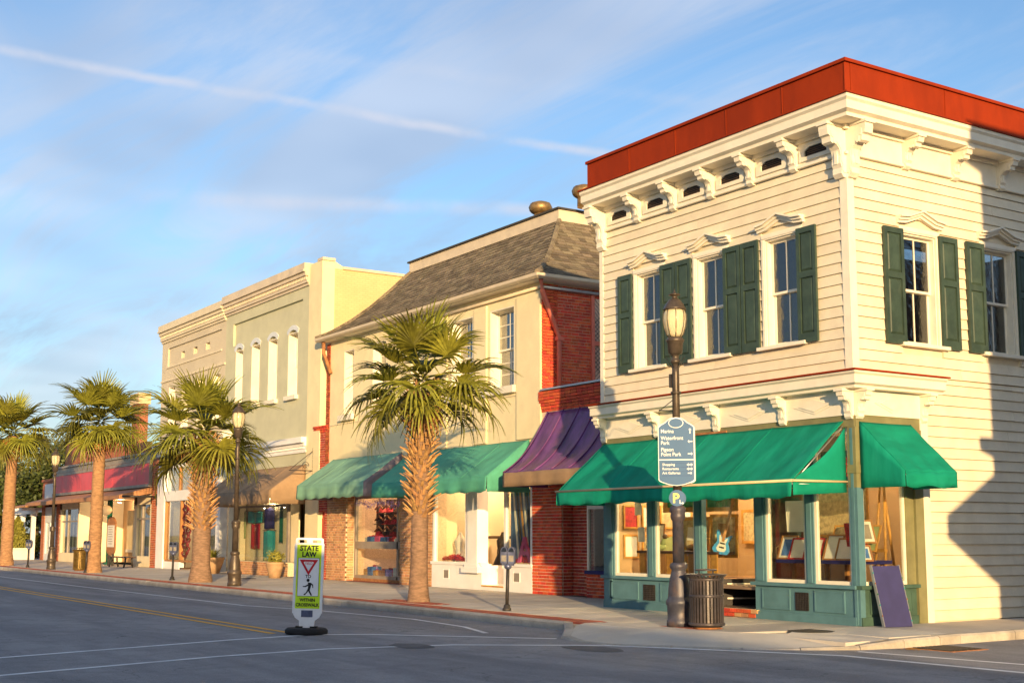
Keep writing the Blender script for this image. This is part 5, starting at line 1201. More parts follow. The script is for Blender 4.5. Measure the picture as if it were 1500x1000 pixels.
# shopfront: two splayed show windows either side of a deep entrance
def bay(u0, u1, mat='interior_cream'):
    o = MB(BF).box(u0, u1, -.3, 0, 0, .5).box(u0, u0 + .3, -.3, -.02, .5, 3.3).box(u1 - .2, u1, -.3, -.02, .5, 3.3).box(u0, u1, -.3, -.02, 2.9, 3.35).build('show_window', mat, E_)
    m1 = u0 + .3 + (u1 - u0 - .5) * .35; MB(BF).box(m1 - .05, m1 + .05, -.2, -.06, .5, 2.9).box(u0 + .3, u1 - .2, -.2, -.06, 2.2, 2.27).build('mullion', 'metal_grey', o)
    MB(BF).box(u0 + .3, u1 - .2, -.14, -.13, .5, 2.9).build('pane', 'glass_far', o)
    for k in range(4): x = u0 + .35 + k * .32 * (u1 - u0 - .5) / 1.6; MB(BF).grid(lambda u, v: (x + .25 * u, -.5 + .05 * math.sin(u * 9), .5 + 2.4 * v), 8, 2).build('curtain', 'interior_cream', o)
bay(-46.85, -44.28); bay(-60.9, -56.9)
MB(BF).box(-56.9, -56.8, -2.4, 0, 0, 3.35).build('entry_wall', 'interior_cream', E_); MB(BF).box(-46.95, -46.85, -2.4, 0, 0, 3.35).build('entry_wall', 'interior_cream', E_)
MB(BF).box(-56.8, -46.95, -2.5, -2.4, 0, 3.35).build('entry_back', 'interior_warm', E_)
d_ = MB(BF).box(-50.6, -49.6, -2.4, -2.34, .02, 2.3).build('door', 'wood', E_); MB(BF).box(-50.4, -49.8, -2.34, -2.33, .5, 2.1).build('pane', 'glass_far', d_)
MB(BF).box(-55.8, -52.0, -2.4, -2.33, .7, 2.8).build('entry_pane', 'glass_far', E_); MB(BF).box(-55.9, -51.9, -2.35, -2.3, .55, .7).build('entry_sill', 'interior_white', E_)
MB(BF).box(-56.8, -46.95, -2.4, 0, 3.34, 3.40).build('entry_ceiling', 'wood', E_)
pc = MB(BF).tube([(-51.3, -.1, 0), (-51.3, -.1, 3.35)], .13, 12).build('column', 'pole_green', E_)
MB(BF).box(-51.5, -51.1, -.3, .1, 0, .12).build('column_base', 'pole_green', pc)
sg = thing('hanging_sign', 'blank cream oval sign hanging below the brown canopy', 'sign', (-48.1, 1.1, 2.45))
mb = MB(); mb.lathe([(.001, -.03), (1.0, -.03), (1.02, 0), (1.0, .03), (.001, .03)], (0, 0, 0), 28)
for v in mb.v: x, y, z = v; v.x, v.y, v.z = -48.1 + x * .95, 1.1 + z, 2.66 + y * .24
mb.build('board', 'sign_cream', sg)
for x in (-48.6, -47.6): MB().tube([(x, 1.1, 2.85), (x, 1.1, 3.2)], .012, 4).build('chain', 'iron', sg)
ms = thing('menu_sign', 'tall rust and cream rounded sign standing behind the green column', 'sign', (-48.6, 1.55, 0))
cap = [(math.cos(t), math.sin(t)) for t in [k * math.pi / 12 for k in range(13)]]
out = [(-48.6 + .72 * x, 2.0 + .36 * y) for x, y in cap] + [(-48.6 - .72 * x, .85 - .36 * y) for x, y in cap]
MB(Fr('front', 1.55)).prism(out, lambda a, b, t: (a, t, b), -.03, .03).build('board', 'rust', ms); MB().box(-49.15, -48.05, 1.505, 1.519, .9, 1.95).build('menu_panel', 'paper', ms)
mb = MB(Fr('front', 1.504))
for k in range(8): mb.box(-49.0 + .02 * (k % 3), -48.25 - .08 * (k % 2), 0, .004, 1.85 - k * .115, 1.88 - k * .115)
mb.build('menu_lines', 'metal_grey', ms); MB().box(-49.0, -48.9, 1.5, 1.6, 0, .6).build('leg', 'iron', ms); MB().box(-48.3, -48.2, 1.5, 1.6, 0, .6).build('leg', 'iron', ms)
bn = thing('park_bench', 'low dark wooden bench before the red sign shop window', 'bench', (-45.6, 1.15, 0))
for k in range(3): MB().box(-47.0, -43.95, .9 + k * .17, 1.04 + k * .17, .44, .49).build('seat_slat', 'wood_dark', bn)
for x in (-46.6, -44.3):
    MB().tube([(x, .92, 0), (x, 1.0, .3), (x, 1.0, .44)], .04, 6).build('leg', 'iron', bn); MB().tube([(x, 1.34, 0), (x, 1.28, .3), (x, 1.28, .44)], .04, 6).build('leg', 'iron', bn); MB().tube([(x, .96, .2), (x, 1.31, .2)], .025, 6).build('stretcher', 'iron', bn)
arm = thing('sign_arm', 'short dark bar sticking out by the brick pier of the red sign shop', 'sign bracket', (-44, BY, 3.2)); MB().tube([(-43.5, BY, 3.22), (-43.5, BY - 1.6, 3.22)], .05, 6).build('arm', 'iron', arm); MB().box(-43.58, -43.42, BY - .03, BY + .01, 2.8, 3.35).build('wall_plate', 'iron', arm)
# small shop at the end of the row
F_ = thing('end_shop', 'small brick end shop with a grey sign panel beside the white pergola', 'building', (-64, 6, 0))
FR, FLx = -62.35, -65.3
MB(BF).box(FLx, FR, -.4, -.012, 3.3, 4.6).box(FLx, FLx + .7, -.4, -.012, 0, 3.3).build('wall', 'brick_far', F_); MB(BF).box(FLx - .05, FR, -.45, .06, 4.6, 4.75).build('coping', 'brick_far', F_)
MB(BF).box(FLx + .9, FR - .05, 0, .08, 3.55, 4.45).build('sign_panel', 'paint_blue_grey', F_)
MB(BF).prism([(0, 3.4), (1.6, 3.15), (1.6, 3.05), (0, 3.25)], lambda a, b, t: (t, a, b), FLx - 1.6, FR).build('canopy', 'canopy_brown', F_)
o = MB(BF).box(FLx + .7, FR, -.3, -.05, 2.2, 3.1).box(FLx + .7, FLx + .95, -.3, -.05, 0, 2.2).box(FLx + 1.8, FLx + 2.0, -.3, -.05, 0, 2.2).box(FR - .3, FR + .6, -.3, -.05, 0, 2.2).box(FLx + .95, FR - .3, -.3, -.05, 0, .4).build('shop_window', 'paint_blue_grey', F_)
for a, b in ((FLx + .95, FLx + 1.8), (FLx + 2.0, FR - .3)): MB(BF).box(a, b, -.15, -.14, .4, 2.2).build('pane', 'glass_far', o)
MB().box(FLx, FR, 13.8, 14, 0, 4.4).box(FLx, FLx + .2, BY + .4, 13.8, 0, 4.4).box(FLx, FR, BY + .4, 13.8, 4.3, 4.4).box(FLx, FR, 4.4, 4.5, 0, 4.3).build('shell', 'brick_far', F_)
# pergola
Pg = thing('white_pergola', 'white timber pergola at the end of the row', 'pergola', (-69, 3, 0))
for x in (-71.8, -69.2, -66.4):
    for y in (1.9, 4.6): MB().box(x - .12, x + .12, y - .12, y + .12, 0, 2.75).box(x - .17, x + .17, y - .17, y + .17, 2.6, 2.75).build('post', 'white_paint', Pg)
for y in (1.9, 4.6): MB().box(-72.6, -65.6, y - .07, y + .07, 2.75, 2.95).build('beam', 'white_paint', Pg)
for k in range(12): MB().box(-72.3 + k * .58, -72.2 + k * .58, 1.3, 5.2, 2.95, 3.1).build('rafter', 'white_paint', Pg)
for k in range(9): MB().box(-71.5 + k * .26, -71.46 + k * .26, 1.88, 1.92, .1, 1.0).build('baluster', 'white_paint', Pg)
MB().box(-71.68, -69.32, 1.86, 1.94, 1.0, 1.06).build('rail', 'white_paint', Pg)

# ------------------------------------------------------------------ buildings beyond the frame whose shadows fall into the picture
XE = thing('corner_shop_opposite', 'brick corner building across the side street, seen only by its shadow', 'building', (19, 8, 0))
MB().box(13, 26, -2.45, 22, -.1, 10.4).build('wall', 'brick_south', XE)
MB().box(12.7, 26.2, -3.0, 22.2, 10.4, 10.9).build('cornice', 'stucco_cream', XE); MB().box(12.85, 26, -2.75, 22, 5.0, 5.25).build('string_course', 'stucco_cream', XE)
mb = MB(); mb.hexa([(13.0, -2.45, 2.6), (13.3, -3.95, 3.5), (25, -3.95, 3.5), (25, -2.45, 2.6), (13.0, -2.45, 4.6), (13.3, -3.95, 3.9), (25, -3.95, 3.9), (25, -2.45, 4.6)]); mb.build('awning', 'awn_brown', XE)
for k in range(5):
    MB().box(12.98, 13.0, 1 + k * 4, 2.4 + k * 4, 6.2, 8.6).build('window', 'white_trim', XE); MB().box(12.97, 12.979, 1.1 + k * 4, 2.3 + k * 4, 6.3, 8.5).build('pane', 'interior_dark', XE)
SR = thing('south_row', 'long low brick row on the near side of the main street, outside the view', 'building', (0, -26, 0))
for k, (a, b, h, m_) in enumerate(((-95, -60, 4.8, 'brick_south'), (-59.9, -38, 5.0, 'stucco_cream'), (-37.9, -12, 4.9, 'brick_south'), (-11.9, 22, 5.1, 'stucco'), (22.1, 52, 5.2, 'brick_south'), (52.1, 95, 5.2, 'brick_south'))):
    MB().box(a, b, -32, -19.6, -.1, h).build('wall', m_, SR); MB().box(a, b, -32, -19.45, h, h + .18).build('coping', 'gutter', SR)
    for j in range(int((b - a) / 4)): MB().box(a + .8 + j * 4, a + 3.4 + j * 4, -19.6, -19.57, .7, 2.9).build('window', 'interior_dark', SR)

# ------------------------------------------------------------------ lamps inside the shops, most of them added to make the interiors visible
def ceiling_or_fill_lamp(x, y, z, watt, label):
    t = thing('ceiling_or_fill_lamp', label, 'ceiling lamp', (x, y, z), 'lit lamps inside the shops')
    MB().lathe([(.10, .0), (.10, .05), (.03, .06), (.03, .10)], (x, y, z), 14).build('housing', 'white_paint', t)
    MB().lathe([(.02, -.02), (.08, -.012), (.08, -.001)], (x, y, z), 14).build('bulb', 'bulb', t)
    l = bpy.data.lights.new('lamp_light', 'POINT'); l.energy = watt; l.color = (1, .74, .45); l.shadow_soft_size = .12
    o = bpy.data.objects.new('lamp_light', l); COL.objects.link(o); o.parent = t; o.location = (0, 0, -.14)
for x, y, z, w_, lb in ((-5.9, 1.5, 3.38, 55, 'ceiling lamp inside the corner shop over the carved ducks'), (-4.4, 2.4, 3.38, 45, 'ceiling lamp inside the corner shop over the guitar'), (-1.4, 1.4, 3.38, 55, 'ceiling lamp inside the corner shop over the print table'),
    (-22.6, 3.6, 3.5, 55, 'ceiling lamp inside the gift shop over the hat rack'), (-20.8, 3.6, 3.5, 40, 'ceiling lamp inside the gift shop nearest the palm'), (-17.0, 3.9, 3.5, 60, 'ceiling lamp inside the white shop over the white gown'), (-14.0, 3.9, 3.5, 60, 'ceiling lamp inside the white shop over the black chair'),
    (-41.0, 3.6, 3.6, 60, 'ceiling lamp inside the wreath shop'), (-37.0, 3.6, 3.6, 60, 'ceiling lamp inside the wreath shop behind the second palm'), (-54.5, 3.6, 3.2, 50, 'ceiling lamp in the deep entrance left of the green column'), (-48.5, 3.2, 3.2, 40, 'ceiling lamp in the deep entrance behind the oval sign'), (-31, 2.36, 2.84, 14, 'ceiling lamp over the hanging cloths')): ceiling_or_fill_lamp(x, y, z, w_ * (2.6 if x > -7 else 1.5), lb)
# ------------------------------------------------------------------ street lamps
def street_lamp(loc, label, s=1.0, base_mat='lamp_bronze'):
    t = local(thing('street_lamp', label, 'street lamp', loc, 'street lamps along the kerb'))
    MB().lathe([(.215, 0), (.215, .10), (.20, .12), (.205, .34), (.225, .37), (.225, .43), (.19, .47), (.185, .52), (.18, .62), (.155, .80), (.125, .90), (.12, .94), (.15, .97), (.15, 1.03), (.115, 1.06)], (0, 0, 0), 24, flute=1, fl=.035).build('base', base_mat, t)
    MB().lathe([(.10, 1.06), (.095, 1.75), (.12, 1.78), (.13, 1.84), (.12, 1.88), (.14, 1.92), (.13, 1.98), (.085, 2.02)], (0, 0, 0), 24, flute=1, fl=.06).build('lower_shaft', base_mat, t)
    MB().lathe([(.075, 2.02), (.062, 4.25), (.058, 4.42)], (0, 0, 0), 24, flute=1, fl=.10).build('shaft', 'lamp_bronze', t)
    MB().lathe([(.062, 4.42), (.085, 4.44), (.085, 4.48), (.06, 4.50), (.06, 4.56), (.085, 4.58), (.12, 4.60), (.135, 4.78), (.15, 4.80), (.16, 4.83), (.135, 4.86), (.12, 4.88)], (0, 0, 0), 20).build('lantern_cup', 'lamp_bronze', t)
    gp = [(.10, 4.88), (.135, 4.93), (.175, 5.05), (.195, 5.18), (.19, 5.28), (.165, 5.36)]
    MB().lathe(gp, (0, 0, 0), 24).build('globe', 'lamp_glass', t)
    for k in range(8):
        a = k * math.pi / 4 + .2; MB().tube([((r_ + .008) * math.cos(a), (r_ + .008) * math.sin(a), z) for r_, z in gp], .008, 4).build('rib', 'lamp_bronze', t)
    MB().lathe([(.20, 5.345), (.205, 5.37), (.19, 5.39), (.165, 5.44), (.12, 5.50), (.10, 5.53), (.055, 5.55), (.05, 5.60), (.10, 5.61), (.10, 5.63), (.04, 5.64), (.012, 5.68), (.006, 5.72)], (0, 0, 0), 24, flute=1, fl=.04).build('cap', 'lamp_bronze', t)
    MB().lathe([(.09, 3.9), (.09, 3.94)], (0, 0, 0), 14).build('collar', 'lamp_bronze', t)
    MB().box(-.12, -.06, -.05, .05, 4.02, 4.25).build('junction_box', 'lamp_bronze', t)
    t.scale = (s, s, s); return t
lamp = street_lamp((-1.62, -2.52, 0), 'bronze street lamp carrying the blue direction sign, nearest of the lamps', 0.985, 'lamp_base')
MB().tube([(-.05, 0, 3.82), (-.45, .02, 3.66)], .008, 4).tube([(-.06, 0, 3.62), (-.45, .02, 3.66)], .008, 4).lathe([(.001, -.02), (.02, 0), (.001, .02)], (-.46, .02, 3.66), 6).build('banner_arm', 'iron', lamp)
w_ = MB()
for k in range(14): a = k * .8; 
w_.tube([(.09 * math.cos(k * .5) * (1 if k < 20 else 1.6), .09 * math.sin(k * .5) * (1 if k < 20 else 1.6), .35 + k * .115) for k in range(20)], .006, 4); w_.build('cable', 'rubber', lamp)
w_ = MB()
for k in range(5): a = k * 1.25; w_.tube([(.06 * math.cos(a), .06 * math.sin(a), 4.35), (.17 * math.cos(a), .17 * math.sin(a), 4.55)], .006, 4)
w_.build('bird_spikes', 'iron', lamp)
street_lamp((-21.65, -2.5, 0), 'bronze street lamp before the brown awning', .955); street_lamp((-43.4, -2.5, 0), 'bronze street lamp before the red sign band, beyond the trash bin', .925)
# blue direction sign on the nearest lamp: two facing boards clamped to the post
ds = local(thing('direction_sign', 'blue direction sign listing Marina, Waterfront Park and Pigeon Point Park', 'sign', (-1.62, -2.52, 2.30), None, 0))
ang = math.atan2(14.82 + 1.62, 16.55 - 2.52)      # turned to face the crossing
ds.rotation_euler = (0, 0, ang * .92)
SW, SH = .30, 1.14
def outline(k=0.0):
    w, z0, z1 = SW - k, 0 + k, SH - k; c = .045
    bot = [(-w + c, z0 + .06), (-w * .4, z0 + .015), (0, z0), (w * .4, z0 + .015), (w - c, z0 + .06), (w - c * .3, z0 + .08), (w, z0 + .10)]
    top = [(w, z1 - .16), (w - .02, z1 - .14), (w - c, z1 - .12), (w * .62, z1 - .085), (w * .5, z1 - .05), (w * .3, z1 - .01), (0, z1), (-w * .3, z1 - .01), (-w * .5, z1 - .05), (-w * .62, z1 - .085), (-w + c, z1 - .12), (-w + .02, z1 - .14), (-w, z1 - .16)]
    return bot + top + [(-w, z0 + .10), (-w + c * .3, z0 + .08)]
for sgn, nm in ((-1, 'front_board'), (1, 'back_board')):
    y0, y1 = (-.125, -.095) if sgn < 0 else (.095, .125)
    MB().prism(outline(), lambda a, b, t: (a, t, b), y0, y1).build(nm, 'sign_white', ds)
    MB().prism(outline(.011), lambda a, b, t: (a, t, b), y0 - .003, y1 + .003).build('board_face', 'sign_blue', ds)
MB().box(-SW + .02, -SW + .05, -.094, .094, .12, SH - .2).build('side_filler', 'sign_blue_dark', ds); MB().box(-.09, .09, -.094, .094, .25, .3).box(-.09, .09, -.094, .094, .85, .9).build('post_clamp', 'iron', ds)
FY = -.1285
P2 = lambda cx, cz: (lambda u, v, d: (cx + u, FY - d, cz + v))
mb = MB(flip=True); lines = [('Marina', .88, .083), ('Waterfront', .765, .083), ('Park', .685, .083), ('Pigeon', .575, .083), ('Point Park', .495, .083)]
for s_, z, h in lines: mb.text(s_, h * 1.06, P2(-.255, z), .002, 'LEFT', .0006, .90)
for s_, z in (('Shopping', .335), ('Restaurants', .265), ('Art Galleries', .195)): mb.text(s_, .060, P2(-.235, z), .002, 'LEFT', .0005, .95)
mb.build('lettering', 'sign_white', ds)
MB().box(-.285, .285, FY - .002, FY + .001, .425, .44).build('divider_line', 'sign_white', ds)
def arrow(mb, cx, cz, ang_, s, two=False):
    ca, sa = math.cos(ang_), math.sin(ang_); f = lambda p: (cx + p[0] * ca - p[1] * sa, cz + p[0] * sa + p[1] * ca)
    polys = [[(-s, -.008), (s * .6, -.008), (s * .6, .008), (-s, .008)], [(s * .3, -.03), (s, 0), (s * .3, .03), (s * .55, 0)]]
    if two: polys.append([(-s * .3, .03), (-s, 0), (-s * .3, -.03), (-s * .55, 0)])
    for q in polys: mb.prism([f(p) for p in q], lambda a, b, t: (a, t, b), FY - .003, FY)
for q in ((.21, .91, math.pi / 2, .045), (.21, .735, math.pi, .04), (.21, .53, 0, .04), (.20, .35, 0, .05, True), (.20, .28, 0, .05, True), (.20, .21, 0, .035)):
    mb = MB(); arrow(mb, q[0] + .02, *q[1:]); mb.build('arrow_mark', 'sign_white', ds)
mb = MB(); el = [(math.cos(k * math.pi / 14), math.sin(k * math.pi / 14)) for k in range(28)]
mb.prism([(.125 * x, 1.045 + .085 * y) for x, y in el], lambda a, b, t: (a, t, b), -.136, -.126); mb.build('oval_rim', 'sign_white', ds)
mb = MB(); mb.prism([(.113 * x, 1.045 + .074 * y) for x, y in el], lambda a, b, t: (a, t, b), -.139, -.1365); mb.build('oval_face', 'sign_blue', ds)
for z in (.165, .235, .305, .375): MB().box(-.24, .25, FY - .0005, FY + .001, z, z + .004).build('slat_joint', 'sign_blue_dark', ds)
# parking disc
pd = local(thing('parking_sign', 'round blue parking sign with a yellow letter P below the direction sign', 'sign', (-1.62, -2.52, 2.10), None, 0)); pd.rotation_euler = (0, 0, ang * .92)
circ = [(math.cos(k * math.pi / 16), math.sin(k * math.pi / 16)) for k in range(32)]
for y0, y1 in ((-.11, -.09), (.09, .11)):
    MB().prism([(.135 * x, .135 * y) for x, y in circ], lambda a, b, t: (a, t, b), y0, y1).build('disc', 'sign_blue', pd)
MB().box(-.04, .04, -.09, .09, -.03, .03).build('post_clamp', 'iron', pd)
mb = MB(flip=True); mb.text('P', .22, lambda u, v, d: (-.02 + u, -.112 - d, -.075 + v), .002, 'CENTER', .006); mb.build('lettering', 'sign_yellow', pd)
FY = -.1125; mb = MB(); mb.box(.04, .052, FY - .0035, FY - .0005, -.095, -.03); arrow(mb, .075, -.085, 0, .035); mb.build('arrow_mark', 'sign_white', pd)

# ------------------------------------------------------------------ crosswalk sign in the road
ps = local(thing('crosswalk_sign', 'lime and white STATE LAW yield-to-pedestrians sign standing on a black base in the road', 'sign', (-5.22, -7.55, ZR), None, 0))
ps.rotation_euler = (0, R(1.2), math.atan2(14.82 + 5.2, 16.55 - 7.55) * .86)
W2, H2 = .235, 1.58
MB().lathe([(.33, 0), (.355, .02), (.355, .07), (.32, .10), (.12, .105)], (0, 0, 0), 30).build('base', 'rubber', ps)
for x in (-.12, .12): MB().box(x - .06, x + .06, -.05, .05, .10, .13).build('base_clip', 'rubber', ps)
body = [(-.12, .10), (.12, .10), (.13, .22), (.20, .27), (.235, .33), (.235, 1.50), (.225, 1.55), (.20, 1.58), (-.20, 1.58), (-.225, 1.55), (-.235, 1.50), (-.235, .33), (-.20, .27), (-.13, .22)]
def slot(a, b, c, d): return [(a, c), (b, c), (b, d), (a, d)]
# body in bands so the two carrying slots stay open
pb = MB(); pb.prism([p for p in body if p[1] < 1.0] + [(-.235, .33)][:0] + [(.235, 1.47), (-.235, 1.47)][:0], lambda a, b, t: (a, t, b), -.02, .02) if False else None
pb.prism([(-.12, .10), (.12, .10), (.13, .22), (.20, .27), (.235, .33), (.235, 1.50), (-.235, 1.50), (-.235, .33), (-.20, .27), (-.13, .22)], lambda a, b, t: (a, t, b), -.02, .02)
pb.box(-.235, -.195, -.02, .02, 1.501, 1.55); pb.box(.195, .235, -.02, .02, 1.501, 1.55); pb.box(-.05, .05, -.02, .02, 1.501, 1.55)
pb.prism([(-.235, 1.551), (.235, 1.551), (.225, 1.575), (.20, 1.585), (-.20, 1.585), (-.225, 1.575)], lambda a, b, t: (a, t, b), -.02, .02)
pb = pb.build('panel', 'ped_white', ps)
for sgn in (-1, 1): MB().box(sgn * .235 - .012, sgn * .235 + .012, -.028, .028, .34, 1.49).build('edge_rib', 'ped_white', ps)
MB().box(-.2, -.19, -.021, .021, .3, .32).build('rib', 'ped_white', ps)
MB().box(-.235, .0, .04, .06, .4, 1.4).build('back_plate', 'sign_blue_dark', ps); MB().box(-.14, -.08, .02, .04, .5, 1.3).build('back_spacer', 'ped_white', ps)
f1 = MB().box(-.205, .205, -.024, -.0205, .42, 1.47).build('lime_face', 'ped_lime', ps)
MB().box(-.178, .178, -.0265, -.0245, .62, 1.255).build('black_border', 'ped_black', ps); MB().box(-.172, .172, -.0285, -.0268, .626, 1.249).build('white_face', 'ped_white', ps)
MB().box(-.095, .095, -.026, -.0205, .28, .39).build('label_plate', 'meter_head', ps)
T = lambda cz, yy=-.0285: (lambda u, v, d: (u, yy - d, cz + v))
mb = MB(flip=True); mb.text('STATE', .118, T(1.375, -.0262), .0015, 'CENTER', .0045, .92); mb.text('LAW', .118, T(1.272, -.0262), .0015, 'CENTER', .0045, .92)
mb.text('WITHIN', .074, T(.535, -.0262), .0015, 'CENTER', .0028, .95); mb.text('CROSSWALK', .074, T(.455, -.0262), .0015, 'CENTER', .0028, .88); mb.text('TO', .07, T(.925, -.0300), .0015, 'CENTER', .002, .95)
mb.build('lettering', 'ped_black', ps)
tri = lambda c, s: [(-.155 * s, c + .085 * s), (0, c - .175 * s), (.155 * s, c + .085 * s)]
MB().prism(tri(1.14, 1.0), lambda a, b, t: (a, t, b), -.0305, -.0288).build('yield_triangle', 'ped_red', ps)
MB().prism([(-.085, 1.178), (0, 1.035), (.085, 1.178), (.07, 1.19), (-.07, 1.19)], lambda a, b, t: (a, t, b), -.0318, -.0307).build('yield_centre', 'ped_white', ps)
mb = MB(flip=True); mb.text('YIELD', .058, T(1.142, -.0322), .0008, 'CENTER', .0008, .85); mb.build('yield_lettering', 'ped_red', ps)
wk = MB()
wk.prism([(.0 + .026 * x, .885 + .028 * y) for x, y in circ[::2]], lambda a, b, t: (a, t, b), -.0305, -.0288)
for poly in ([(-.005, .85), (.045, .845), (.055, .80), (.04, .745), (.0, .745), (.005, .80)], [(.0, .85), (.0, .82), (-.05, .79), (-.085, .79), (-.085, .775), (-.045, .772), (.01, .795)], [(.045, .848), (.085, .815), (.09, .76), (.078, .76), (.07, .80), (.045, .82)], [(.0, .748), (.04, .748), (.035, .715), (.07, .65), (.075, .635), (.05, .635), (.012, .70)], [(.0, .748), (.03, .748), (.0, .69), (-.045, .64), (-.07, .645), (-.06, .66), (-.03, .68)]):
    wk.prism(poly, lambda a, b, t: (a, t, b), -.0303, -.0288)
wk.build('walking_figure', 'ped_black', ps)

# ------------------------------------------------------------------ trash bins
def trash_bin(loc, label, mat, s=1.0):
    t = local(thing('trash_bin', label, 'trash bin', loc, 'slatted street bins'))
    MB().lathe([(.255, .03), (.25, .78), (.24, .79)], (0, 0, 0), 24).build('liner', 'dark_gap', t); MB().lathe([(.22, 0), (.22, .045)], (0, 0, 0), 24).build('foot', 'rust', t)
    sl_ = MB(); sl_.hexa([(.268, -.017, .06), (.28, -.017, .06), (.28, .017, .06), (.268, .017, .06), (.268, -.017, .80), (.28, -.017, .80), (.28, .017, .80), (.268, .017, .80)])
    sl_.hexa([(.268, -.017, .801), (.28, -.017, .801), (.28, .017, .801), (.268, .017, .801), (.325, -.02, .875), (.337, -.02, .868), (.337, .02, .868), (.325, .02, .875)])
    me = sl_.mesh('bin_slat', mat)
    for k in range(30): o = bpy.data.objects.new('slat', me); COL.objects.link(o); o.parent = t; o.rotation_euler = (0, 0, k * 2 * math.pi / 30)
    for z, r_, h in ((.05, .275, .05), (.50, .263, .05), (.77, .262, .05), (.862, .33, .018)):
        MB().lathe([(r_, z), (r_ + .022, z + .005), (r_ + .022, z + h - .005), (r_, z + h)], (0, 0, 0), 30).build('ring', mat, t)
    MB().lathe([(.31, .858), (.32, .866), (.20, .875), (.18, .87)], (0, 0, 0), 30).build('rim', mat, t)
    MB().lathe([(.17, .93), (.185, .94), (.17, .955), (.05, .965), (.01, .966)], (0, 0, 0), 24).build('rain_hood', mat, t)
    for k in range(4): a = k * math.pi / 2; MB().tube([(.16 * math.cos(a), .16 * math.sin(a), .78), (.16 * math.cos(a), .16 * math.sin(a), .94)], .01, 4).build('hood_stay', mat, t)
    t.scale = (s, s, s); return t
trash_bin((-1.02, -2.46, .004), 'dark slatted metal trash bin standing beside the nearest street lamp', 'can_metal', .985)
trash_bin((-40.6, -2.0, .0), 'bronze slatted trash bin before the red sign shop', 'bronze_can', 1.0)

# ------------------------------------------------------------------ parking meters
def meter(loc, label, rz_=0.5):
    t = local(thing('parking_meter', label, 'parking meter', loc, 'twin parking meters along the kerb')); t.rotation_euler = (0, R(1.5), rz_)
    MB().lathe([(.085, 0), (.09, .02), (.085, .05), (.07, .06), (.065, .11), (.045, .13)], (0, 0, 0), 16).build('foot', 'iron', t)
    MB().tube([(0, 0, .1), (0, 0, .86)], .036, 12).build('post', 'iron', t)
    MB().lathe([(.05, .82), (.075, .85), (.075, .90), (.05, .92)], (0, 0, 0), 12).box(-.12, .12, -.035, .035, .89, .93).build('yoke', 'meter_head', t)
    for sx_ in (-.075, .075):
        pr_ = [(-.065, .93), (.065, .93), (.072, 1.02), (.072, 1.16)] + [(.072 * math.cos(a), 1.16 + .10 * math.sin(a)) for a in [k * math.pi / 10 for k in range(1, 10)]] + [(-.072, 1.16), (-.072, 1.02)]
        h = MB().prism(pr_, lambda a, b, q: (sx_ + a, q, b), -.06, .06).build('meter_head', 'meter_head', t)
        MB().prism([(a * .8, 1.14 + (b - 1.14) * .85) for a, b in pr_ if b > 1.1], lambda a, b, q: (sx_ + a, q, b), -.068, -.0605).build('window', 'glass_far', h)
        MB().box(sx_ - .05, sx_ + .05, -.066, -.0605, .97, 1.09).build('face_plate', 'meter_face', h)
    return t
for (x, y, lb) in ((-6.88, -2.5, 'twin parking meter between the nearest palm and the nearest lamp'), (-27.4, -2.45, 'twin parking meter before the wreath window'), (-37.35, -2.62, 'twin parking meter beside the smooth palm before the red sign shop'), (-47.3, -2.6, 'twin parking meter farthest down the street beside the end shop')): meter((x, y, 0), lb, .75)

# ------------------------------------------------------------------ plants in pots
def potted(loc, r_, h, kind, label, pot='terracotta'):
    t = local(thing('potted_plant', label, 'potted plant', loc)); rn = random.Random(int(abs(loc[0]) * 10))
    MB().lathe([(r_ * .65, 0), (r_ * .95, h * .7), (r_, h * .86), (r_ * 1.05, h * .88), (r_ * 1.05, h), (r_ * .9, h), (r_ * .85, h * .9)], (0, 0, 0), 20).build('pot', pot, t)
    MB().lathe([(r_ * .86, h * .88), (r_ * .86, h * .92)], (0, 0, 0), 16).build('soil', 'bark', t); mb = MB()
    for k in range(130 if kind == 'spiky' else 420):
        a = rn.uniform(0, 6.28)
        if kind == 'spiky':
            l = rn.uniform(.35, .75); el = rn.uniform(.3, 1.4); w = .02
            p = [Vector((0.1 * math.cos(a), .1 * math.sin(a), h * .9)) + Vector((math.cos(a) * math.cos(el), math.sin(a) * math.cos(el), math.sin(el))) * l * q + Vector((0, 0, -.25 * q * q * l)) for q in (0, .35, .7, 1)]
            n_ = Vector((-math.sin(a), math.cos(a), 0)) * w
            I = [(mb.pt(v + n_ * (1 - q)), mb.pt(v - n_ * (1 - q))) for v, q in zip(p, (0, .2, .5, .95))]
            for (i1, i2), (j1, j2) in zip(I, I[1:]): mb.face([i1, i2, j2, j1])
        else:
            q = Vector((rn.gauss(0, 1), rn.gauss(0, 1), rn.gauss(0, 1))).normalized() * rn.uniform(.5, 1); c = Vector((q.x * r_ * 1.15, q.y * r_ * 1.15, h + .16 + q.z * .24)); d = Vector((rn.gauss(0, 1), rn.gauss(0, 1), rn.gauss(0, 1))).normalized() * .07; n_ = d.cross(q).normalized() * .035
            mb.face([mb.pt(c), mb.pt(c + d * .5 + n_), mb.pt(c + d), mb.pt(c + d * .5 - n_)])
    mb.build('foliage', 'leaf_pot' if kind != 'dark' else 'leaf_mid', t, kind='stuff')
potted((-33.9, 1.25, 0), .50, .62, 'spiky', 'spiky yellow-green plant in a wide clay tub behind the second palm'); potted((-27.45, 1.2, 0), .30, .55, 'round', 'round bushy plant in a clay pot beside the crosswalk sign'); potted((-50.9, 1.0, 0), .32, .55, 'round', 'small leafy plant in a white pot beside the green column', 'white_paint')
sh_ = MB(); rn = random.Random(77)
